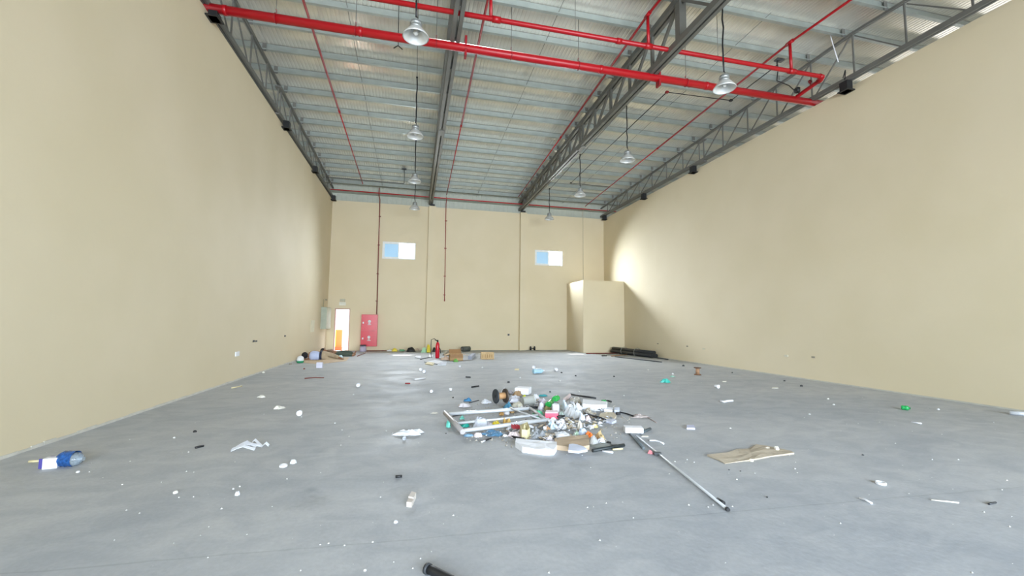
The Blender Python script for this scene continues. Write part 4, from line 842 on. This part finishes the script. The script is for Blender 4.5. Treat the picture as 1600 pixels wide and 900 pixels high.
# cable spool lying on its side
t = thing('cable_spool', F(784, 632), 'empty cable spool with black flanges and tan core lying on its side at the pile', 'spool')
p = F(775, 632)+V((0, .1, .13)); ax = V((.97, .25, 0)).normalized()
obj('flange', M().lathe([(.128, 0), (.132, .008), (.132, .022), (.128, .03)], p, ax, 24), mat('30363C', .5), t)
obj('core', M().lathe([(.06, .03), (.062, .2)], p, ax, 16), mat('B98E62', .7, 0, .1, 20), t)
obj('flange', M().lathe([(.128, .2), (.132, .208), (.132, .222), (.128, .23)], p, ax, 24), mat('4A4038', .5), t)
obj('hub', M().lathe([(.03, -.006), (.03, 0)], p, ax, 12), mat('1D2024', .5), t)
carton('white_box', 'white cardboard box on the back edge of the pile right of the spool', 'box', (806, 602, 831, 617), WHITE, rot=-.35, dr=.8, h=.13, z0=.02)
LP = [  # name, label, category, bbox, material, roughness, depth ratio, base height
 ('blue_rag', 'blue rag on the floor left of the cable spool', 'rag', (724, 621, 736, 628), mat('3E7CA8', .7), .8, .7, 0),
 ('crumpled_paper', 'crumpled white and pink paper on the floor below the blue rag', 'paper', (714, 628, 734, 637), mat('D9D4D8', .7), .9, .6, 0),
 ('crumpled_paper', 'crumpled white paper between the blue rag and the cable spool', 'paper', (749, 624, 767, 631), PAPER, .9, .6, 0),
 ('white_bag', 'small white bag on top behind the cable spool', 'bag', (781, 605, 795, 617), mat('E0E0E8', .6), .7, .7, .0),
 ('grey_bag', 'grey translucent bag behind the pile between spool and white box', 'bag', (790, 608, 803, 616), mat('B4B2BA', .5), .9, .7, 0),
 ('brown_wad', 'brown crumpled paper wad in front of the white box', 'paper', (800, 610, 816, 620), mat('9A7F5E', .8, 0, .2, 20), 1.0, .7, .02),
 ('white_cloth', 'rolled whitish cloth right of the cable spool', 'cloth', (793, 616, 816, 630), mat('C9CAD2', .8), .5, .5, .02),
 ('yellow_cup', 'small yellow-green plastic cup on top of the pile near the white box', 'cup', (816, 615, 823, 624), mat('C9D04A', .4), .3, .8, .03),
 ('blue_film', 'blue plastic film under the cable spool', 'plastic film', (786, 629, 801, 639), mat('4A88A6', .3, 0, .2, 15), .9, .6, 0),
 ('beige_rag', 'beige rag between the spool and the grey bucket', 'rag', (800, 626, 818, 637), mat('BDB8A6', .8, 0, .15), .7, .6, 0),
 ('teal_scrap', 'teal plastic scrap at the back edge of the pile', 'scrap', (842, 615, 856, 620), mat('3E9AA0', .5), .5, .5, 0),
 ('white_rag', 'pale rag at the back of the pile below the teal scrap', 'rag', (831, 617, 843, 627), mat('CFCFD6', .8), .8, .6, 0),
 ('pink_paper', 'pinkish white crumpled paper in the middle back of the pile', 'paper', (842, 620, 857, 635), mat('DCD3DC', .7), .8, .6, 0),
 ('tan_wad', 'tan crumpled paper on the aluminium frame near the grey bucket', 'paper', (793, 634, 805, 646), mat('C9A878', .8), .9, .7, 0),
 ('white_rag', 'white rag beside the tan wad behind the aluminium frame', 'rag', (787, 638, 797, 648), WHITE, .7, .7, 0),
 ('orange_wad', 'small orange-brown wad at the back rail of the aluminium frame', 'scrap', (779, 641, 788, 650), mat('B08850', .7), .6, .8, 0),
 ('maroon_rag', 'dark maroon rag under the grey bucket', 'rag', (801, 635, 815, 643), mat('54403F', .8), .6, .6, 0),
 ('green_cloth', 'sea-green wavy cloth in the middle of the pile', 'cloth', (832, 638, 850, 653), mat('52B087', .7), .6, .6, .02),
 ('teal_bag', 'teal plastic bag inside the left end of the aluminium frame', 'bag', (716, 656, 734, 669), mat('20A08E', .4), .5, .5, 0),
 ('teal_bag', 'pale teal bag scrap sticking out left of the aluminium frame', 'bag', (696, 655, 704, 669), mat('62BEAE', .4), .6, .6, 0),
 ('teal_bag', 'small teal bag scrap behind the back rail of the frame at its left end', 'bag', (717, 649, 726, 656), mat('74C6B6', .4), .6, .6, 0),
 ('grey_paper', 'large pointed grey paper crumpled inside the aluminium frame', 'paper', (735, 648, 764, 670), mat('BCC0C8', .7), .5, .4, 0),
 ('grey_paper', 'pale grey paper beside the yellow wrapper in the frame', 'paper', (755, 656, 770, 668), mat('C2BCC0', .7), .7, .5, 0),
 ('yellow_wrapper', 'bright yellow crumpled wrapper inside the aluminium frame', 'wrapper', (767, 655, 786, 668), mat('E8D23C', .45), .8, .5, 0),
 ('tan_wad', 'tan and brown wad at the right end of the yellow wrapper', 'paper', (784, 652, 798, 667), mat('C9A45C', .7, 0, .3, 30), .9, .5, 0),
 ('glass_shards', 'dark blue glass debris in front of the grey paper in the frame', 'debris', (751, 666, 770, 672), mat('4A6068', .2, 0, .4, 40), 1.2, .6, 0),
 ('blue_sheet', 'slate blue plastic sheet at the front left corner of the frame', 'sheet', (723, 675, 741, 683), mat('6A8CA4', .4), .3, .4, 0),
 ('white_tub', 'crumpled white and pink tub at the front rail of the frame', 'tub', (739, 674, 754, 684), mat('E6DCDC', .5), .4, .5, 0),
 ('blue_plastic', 'crumpled dark blue plastic in front of the aluminium frame', 'plastic', (753, 669, 789, 683), mat('557F9E', .25, 0, .35, 22), .9, .4, 0),
 ('white_scrap', 'small white scrap at the right end of the blue plastic', 'scrap', (785, 677, 794, 683), WHITE, .6, .6, 0),
 ('grey_rag', 'grey rag stretched along the frame right of the yellow wrapper', 'rag', (803, 655, 840, 667), mat('A9A59E', .7, 0, .15), .7, .5, 0),
 ('brown_rag', 'light brown rag on the right end of the frame', 'rag', (840, 652, 858, 662), mat('A39584', .8), .8, .5, .02),
 ('striped_packet', 'crumpled white packet with red stripes at the front of the pile', 'packet', (795, 672, 814, 685), mat('D9CCCC', .6), .7, .5, 0),
 ('glass_debris', 'grey-blue glass and gravel debris between cream block and beige paper', 'debris', (823, 668, 852, 688), mat('86898C', .5, 0, .35, 35), 1.3, .5, 0),
 ('cyan_bag', 'pale cyan crumpled bag in the centre of the pile', 'bag', (857, 656, 872, 672), mat('C6DCE6', .4), .9, .6, 0),
 ('brown_wad', 'small orange-brown wad beside the pale cyan bag', 'paper', (851, 664, 861, 673), mat('B08A68', .8), 1, .7, 0),
 ('white_bits', 'heap of crumpled white tissue behind the big white paper', 'tissue', (871, 655, 886, 665), WHITE, 1.1, .6, 0),
 ('white_bits', 'crumpled white tissue lying just in front of the tissue heap', 'tissue', (873, 662, 890, 671), mat('D9DCE4', .7), 1.1, .6, 0),
 ('white_cone', 'pointed folded white paper right of the tissue heap', 'paper', (890, 660, 901, 668), WHITE, .5, .6, 0),
 ('olive_wad', 'olive brown wad behind the pointed folded paper', 'paper', (887, 657, 896, 664), mat('A39A80', .8), .9, .6, 0),
 ('beige_paper', 'folded grey-beige paper before the glass debris', 'paper', (834, 684, 864, 697), mat('BDB4A2', .8), .5, .4, 0),
 ('brown_sheet', 'grey-brown crumpled sheet behind the grey-beige paper', 'paper', (846, 673, 866, 686), mat('A89D8C', .8), .6, .5, 0),
 ('tissue_ball', 'white crumpled tissue ball left of the big white paper', 'tissue', (855, 680, 867, 691), mat('E2DEE6', .7), .9, .7, 0),
 ('big_paper', 'large crumpled white paper at the front right of the pile', 'paper', (868, 670, 896, 688), mat('DCDFE4', .7), .5, .5, 0),
 ('mixed_crumple', 'green and white crumpled packet right of the large white paper', 'packet', (896, 671, 908, 685), mat('9AAF9C', .6, 0, .4, 40), 1.1, .6, 0),
 ('blue_cloth', 'light blue cloth leaning over the front right of the pile', 'cloth', (906, 665, 921, 682), mat('C3D2E6', .8), .5, .5, 0),
 ('cream_cloth', 'cream cloth standing up left of the light blue cloth', 'cloth', (903, 656, 911, 673), mat('D3CDC0', .8), .5, .5, .0),
 ('orange_bag', 'bright orange crumpled bag at the front right of the pile', 'bag', (917, 673, 929, 687), mat('EC7A34', .5), .6, .7, 0),
 ('salmon_scrap', 'small salmon pink scrap left of the orange bag', 'scrap', (907, 679, 914, 686), mat('C98070', .6), .6, .6, 0),
 ('tan_wad', 'tan crumpled paper right of the orange bag', 'paper', (932, 673, 949, 688), mat('BCA77C', .8, 0, .15, 20), .9, .6, 0),
 ('white_packet', 'bright white crumpled packet at the right end of the pile', 'packet', (935, 682, 949, 694), FOAM, .5, .6, .0),
 ('grey_cloth', 'grey cloth folded below the orange bag', 'cloth', (921, 678, 937, 696), mat('A4A4A2', .8), .6, .5, 0),
 ('black_scrap', 'black plastic piece at the right of the white packet', 'scrap', (948, 688, 956, 694), BLACK, .4, .7, 0),
 ('grey_sack', 'grey cloth sheet between black bar and orange bag', 'cloth', (926, 689, 962, 702), mat('9AA09E', .8), .5, .5, 0),
 ('yellow_sponge', 'pale yellow sponge right of the middle of the pile', 'sponge', (925, 660, 936, 669), mat('E2CE86', .8), .4, .7, 0),
 ('red_label', 'crumpled white and red wrapper beside the black bar', 'wrapper', (914, 649, 924, 659), mat('DCC4C4', .6, 0, .25, 40), .9, .7, 0),
 ('grey_film', 'large crumpled grey-clear plastic film in the right half of the pile', 'plastic film', (880, 626, 912, 655), mat('BFC2C4', .3, 0, .1, 15), .8, .5, 0),
 ('pale_bag', 'pale blue crumpled bag at the left edge of the grey film', 'bag', (878, 625, 890, 641), mat('D0DDE8', .4), .7, .6, .03),
 ('white_bag', 'crumpled white bag on top of the grey film', 'bag', (897, 631, 911, 641), mat('E2E3E8', .5), .9, .6, .05),
 ('brown_film', 'brownish film behind the long white foam', 'plastic film', (891, 618, 910, 631), mat('B2ADA4', .4), .6, .5, 0),
 ('clear_bag', 'pale blue clear bag hanging over the middle of the grey film', 'bag', (905, 643, 915, 658), mat('D2DAE6', .4), .8, .5, .02),
 ('beige_scrap', 'beige scrap between the long foam and the oval cream board', 'scrap', (912, 638, 935, 650), mat('B5AEA0', .7), .8, .5, 0),
 ('green_box_scrap', 'grey-green crumpled piece right of the red box', 'scrap', (871, 641, 882, 654), mat('9DB0A8', .5), .7, .6, 0),
 ('brown_wad', 'olive brown wad behind the red box', 'paper', (851, 635, 863, 643), mat('958C5C', .8, 0, .3, 30), .8, .6, 0),
 ('white_rag', 'white crumpled rag behind the red box, left side', 'rag', (841, 629, 850, 641), mat('DFE0EC', .7), .8, .6, 0),
 ('tan_scrap', 'tan crumpled scrap in the centre gap of the pile', 'scrap', (846, 660, 858, 668), mat('A99C88', .8, 0, .2), 1.0, .6, 0),
 ('white_crumple', 'white crumpled scrap just below the red box', 'paper', (852, 651, 872, 660), mat('CFCFD2', .7, 0, .15, 25), 1.1, .5, 0),
]
for i, (n_, l_, c_, bx, mt, rg, dr, z0) in enumerate(LP):
    o = lump(n_, l_, c_, bx, mt, rough=rg, dr=dr*(2.0 if bx[3]-bx[1] >= 12 else 1.3), z0=z0+.002, n=16, rings=5, pw=2.2)
    if c_ == 'debris': o['kind'] = 'stuff'
for k in range(3):
    a, b = F(800+k*4, 676), F(803+k*4, 681); 
    obj('stripe', M().obox((a+b)/2+V((0, -.0, .1)), (b-a)*.6+V((.03, 0, 0)), (.0, .02, .0), (0, 0, .05)), mat('C2444E', .6), bpy.data.objects['striped_packet'])
# bucket, containers, bottles
t = thing('grey_bucket', F(826, 636), 'grey plastic bucket lying on its side in the back of the pile', 'bucket')
p = F(818, 636)+V((0, .08, .09)); q = F(834, 635)+V((0, .1, .1)); ax = (q-p).normalized()
obj('bucket_wall', M().lathe([(.07, 0), (.085, .21), (.092, .21), (.092, .225), (.08, .225), (.066, .01), (.001, .01)], p, ax, 18), mat('ABADA8', .5), t)
obj('rim', M().lathe([(.093, .205), (.098, .21), (.093, .22)], p, ax, 18, cap=False), mat('C0C2BC', .5), t)
bottle('green_bottle', 'bright green bottle tilted in the back of the pile, left one of two', (856, 640), (863, 633), .055, mat('2CA04C', .25, 0, .3, 20), capm=WHITE, z0=.02)
bottle('green_bottle', 'bright green bottle right and behind the other green one in the pile', (866, 631), (873, 628), .055, mat('34A850', .25, 0, .3, 20), z0=.03)
bottle('green_bottle', 'small green crushed bottle behind the long white foam', (940, 630), (948, 630), .04, mat('3C9A5C', .25, 0, .3, 20), squash=.8)
t = thing('white_container', F(870, 646), 'white plastic container standing open with dark mouth behind the red box', 'container')
p = F(870, 648)+V((0, .06, 0)); obj('container_wall', M().lathe([(.055, .0), (.065, .02), (.062, .13), (.055, .16), (.05, .16), (.05, .03), (.001, .03)], p, n=18), WHITE, t)
obj('mouth', M().lathe([(.048, .145), (.048, .15)], p, n=16), DGREY, t)
t = thing('red_box', F(862, 655), 'bright red and pink flat box in the middle of the pile', 'box')
P_ = [F(852, 656), F(872, 656), F(871, 652), F(853, 652)]; m = M(); m.prism([(p.x, p.y) for p in P_], .02, .1); obj('body', m, mat('E8546E', .5), t)
m = M(); m.prism([(p.x, p.y) for p in P_], .101, .112); obj('lid_panel', m, mat('DFC4C8', .6), t)
t = cup('white_tumbler', 'small white plastic tumbler in front of the right end of the frame', 'cup', 852, 674, 6, WHITE, lying=False, L=1.0)
# boards and foam
slab('cream_block', 'tall cream insulation block leaning at the front of the pile', 'block', [(815, 687), (824, 688), (828, 684), (824, 674), (814, 672), (811, 677)], mat('DCD4A8', .8), .12, jag=.8)
stick('black_strip', 'black strip under the striped packet and cream block', 'strip', (800, 684), (820, 688), .015, BLACK)
slab('foam_slab', 'large white foam slab at the front edge of the pile', 'foam', [(805, 699), (812, 704), (816, 707), (838, 710), (852, 711.5), (866, 711), (870, 705), (870, 699), (846, 698), (822, 695), (806, 694)], FOAM, .065, jag=.5)
slab('cardboard_sheet', 'flat brown cardboard spread under the front right of the pile', 'cardboard', [(870, 703), (888, 705), (900, 706), (921, 703), (921, 691), (918, 686), (880, 688), (866, 692)], mat('BBA68C', .85, 0, .1, 10), .05, jag=.5)
slab('foam_sheet', 'pale blue-white foam sheet lying on the brown cardboard at the pile front', 'foam', [(888, 707), (904, 708.5), (918, 705.5), (912, 701), (902, 697.5), (895, 696), (889, 697)], mat('D6DEF2', .8), .025, z0=.053, jag=.3)
slab('foam_strip', 'long white foam strip across the back right of the pile', 'foam', [(910, 639), (930, 642), (948, 642), (949, 636), (930, 634), (911, 632)], FOAM, .1, jag=.15)
slab('foam_piece', 'small white foam piece right of the long foam strip', 'foam', [(944, 644), (957, 645), (958, 641), (946, 640)], FOAM, .05, jag=.3)
slab('foam_piece', 'small blue-white foam piece with black end right of the small white foam', 'foam', [(960, 646), (967, 647), (968, 642), (960, 642)], mat('D9E2F2', .8), .06, jag=.3)
slab('cream_board', 'oval cream board at the right edge of the pile', 'board', [(936, 653), (946, 656), (960, 657), (963, 652), (960, 647), (948, 646.5), (938, 649)], mat('C9BFA8', .8), .03, jag=.3)
slab('paper_sheet', 'pale blue-white paper below the oval cream board', 'paper', [(945, 660), (956, 663), (963, 660), (960, 657), (950, 657)], mat('CDD2E2', .7), .03, jag=.6)
slab('pink_plank', 'short pinkish white plank at the back of the pile', 'plank', [(880, 627), (883, 627.5), (892, 620), (890, 618.5)], mat('DCCAC8', .7), .05)
stick('black_rod', 'long black rod along the back right edge of the pile', 'rod', (892, 619.5), (931, 626), .018, BLACK, z0=.03, mids=((910, 623),))
stick('black_rod', 'black rod end curving past the small green bottle', 'rod', (946, 628), (955, 631), .018, BLACK, z0=.02)
stick('black_rod', 'black rod lying below the oval cream board', 'rod', (914, 650), (946, 661), .018, BLACK, z0=.03)
stick('black_rod', 'short black rod in the centre right below the grey film', 'rod', (894, 654), (908, 652.5), .018, BLACK, z0=.05)
stick('black_rod', 'short black rod just right below the red box', 'rod', (870, 656), (882, 655), .018, BLACK, z0=.03)
stick('black_cable', 'black cable end between the pile and the brown netting', 'cable', (969, 645), (989, 651), .012, BLACK, mids=((978, 647),))
t = tag(obj('black_plug', M().obox(F(966, 648)+V((0, 0, .02)), (.06, 0, 0), (0, .05, 0), (0, 0, .04)), BLACK), 'small black plug below the blue-white foam piece', 'plug')
stick('black_bar', 'thick black bar at the front right edge of the pile', 'bar', (926, 707), (975, 698), .02, mat('2B3234', .5))
stick('bent_wire', 'thin bent black wire beside the thick black bar', 'wire', (937, 693), (964, 697), .01, BLACK, mids=((947, 697), (956, 697.5)))
stick('white_strip', 'thin white strip in front of the thick black bar', 'strip', (941, 706), (958, 708.5), .01, WHITE)
stick('cream_strip', 'thin cream strip right in front of the thick black bar', 'strip', (957, 703.5), (973, 702.5), .01, CREAM)
stick('black_tube', 'black tube in the back middle of the pile under the grey bucket', 'tube', (822, 638), (841, 638.5), .022, BLACK)
stick('dark_twig', 'thin dark twig between crumpled papers left of the cable spool', 'stick', (733, 630), (748, 626), .008, DGREY)
stick('dark_twig', 'thin dark twig behind the left corner of the aluminium frame', 'stick', (707, 651), (721, 648.5), .008, DGREY)
t = thing('marker_pen', F(762, 689), 'small black and white pen in front of the aluminium frame', 'pen')
obj('barrel', M().tube([F(752, 692)+V((0, 0, .01)), F(758, 689.5)+V((0, 0, .01))], .009, 7), WHITE, t); obj('cap', M().tube([F(758, 689.5)+V((0, 0, .01)), F(767, 686)+V((0, 0, .01))], .011, 7), BLACK, t)
# small gravel in and around the pile, and dust over the floor: nobody could count it
m = M(); rg = random.Random(3)
def pebble(m, x, y, z, r):
    a = rg.random()*6; m.add([(x+r*cos(a), y+r*sin(a), z), (x+r*cos(a+2.1), y+r*sin(a+2.1), z), (x+r*cos(a+4.2), y+r*sin(a+4.2), z), (x+.2*r, y, z+r*.9)], [(0, 2, 1), (0, 1, 3), (1, 2, 3), (2, 0, 3)])
for i in range(900):
    px = 700+rg.random()*290; py = 625+rg.random()*75
    if ((px-850)/150)**2+((py-662)/42)**2 > 1: continue
    p = F(px, py); pebble(m, p.x, p.y, .001, .006+.016*rg.random()**2)
o = tag(obj('gravel', m, mat('A59F94', .9, 0, .3, 30)), 'loose grey gravel and crumbs spread through the rubbish pile', 'gravel'); o['kind'] = 'stuff'
for nm_, col_, sd_, cnt, lb in (('paper_bits', 'D9DADF', 5, 130, 'torn bits of pale paper and film heaped through the rubbish pile'), ('brown_bits', 'B0A38F', 6, 90, 'torn bits of brown paper and board heaped through the rubbish pile'), ('dark_bits', '6C7478', 8, 60, 'dark broken bits between the papers of the rubbish pile')):
    m = M(); rg = random.Random(sd_); k_ = 0
    while k_ < cnt:
        px = 785+rg.random()*180; py = 622+rg.random()*72
        if ((px-868)/88)**2+((py-660)/34)**2 > 1 or (px < 845 and 645 < py < 668): continue
        k_ += 1; p = F(px, py); a = rg.random()*6; r = .015+.035*rg.random()
        z = .02*rg.random(); X = V((cos(a), sin(a), rg.uniform(-.5, .5)))*r; Y = V((-sin(a), cos(a), rg.uniform(-.5, .5)))*r*rg.uniform(.4, 1); c = p+V((0, 0, z+.02))
        m.add([c-X-Y*.6, c+X*.9-Y, c+X+Y*.7, c-X*.6+Y, c+V((0, 0, r*.5)), c-V((0, 0, .006))], [(0, 1, 4), (1, 2, 4), (2, 3, 4), (3, 0, 4), (1, 0, 5), (2, 1, 5), (3, 2, 5), (0, 3, 5)])
    o = tag(obj(nm_, m, mat(col_, .7, 0, .25, 25), smooth=False), lb, 'rubbish'); o['kind'] = 'stuff'
rg = random.Random(4)
m = M()
for i in range(1500):
    x, y = rg.uniform(-4, 10.5), rg.uniform(2, 22)
    if x > 8.3 and y > 20: continue
    pebble(m, x, y, .0, .003+.009*rg.random()**3)
o = tag(obj('plaster_crumbs', m, mat('BDBDB8', .9, 0, .1, 30)), 'tiny pale plaster crumbs scattered over the whole concrete floor', 'crumbs'); o['kind'] = 'stuff'
CH = [(271, 685, 6), (294, 707, 4), (364, 765, 6), (374, 761, 5), (279, 778, 4), (302, 777, 4), (448, 749, 4), (425, 792, 3), (139, 738, 4), (190, 758, 5), (523, 662, 5), (500, 852, 5), (513, 850, 5), (538, 853, 5), (582, 848, 6),
      (657, 874, 5), (615, 879, 4), (645, 889, 5), (1055, 722, 4), (1074, 719, 4), (1085, 723, 4), (1077, 790, 5), (1107, 793, 4), (1115, 790, 5), (1145, 792, 4), (990, 810, 4), (1243, 733, 4), (1152, 750, 5), (975, 619, 4), (1458, 719, 4),
      (1499, 719, 4), (1539, 801, 4), (1567, 766, 4), (1295, 624, 5), (1304, 633, 5), (1266, 648, 5), (1013, 579, 5), (603, 674, 4), (613, 678, 4), (407, 620, 3), (552, 617, 4), (875, 596, 6), (905, 612, 4), (910, 712, 3), (960, 668, 3), (1142, 670, 5), (1180, 740, 3), (432, 606, 3)]
for k, (x, y, w) in enumerate(CH):
    chip('plaster_crumb', 'tiny pale plaster crumb lying loose on the open concrete floor', 'crumb', x, y, w*.75, mat('BDBEBC', .8) if k % 3 else mat('CCCCC8', .8), group='tiny plaster crumbs loose on the floor')
for k, (x, y, w) in enumerate(((1254, 604, 5), (1227, 596, 4), (900, 588, 4), (878, 583, 4), (795, 598, 5), (1145, 583, 3), (1350, 712, 4), (697, 678, 3), (1140, 735, 3), (1158, 737, 3), (1200, 778, 4), (960, 589, 4), (860, 613, 4))):
    chip('dark_crumb', 'tiny dark crumb lying loose on the open concrete floor', 'crumb', x, y, w, DGREY, group='tiny dark crumbs loose on the floor')
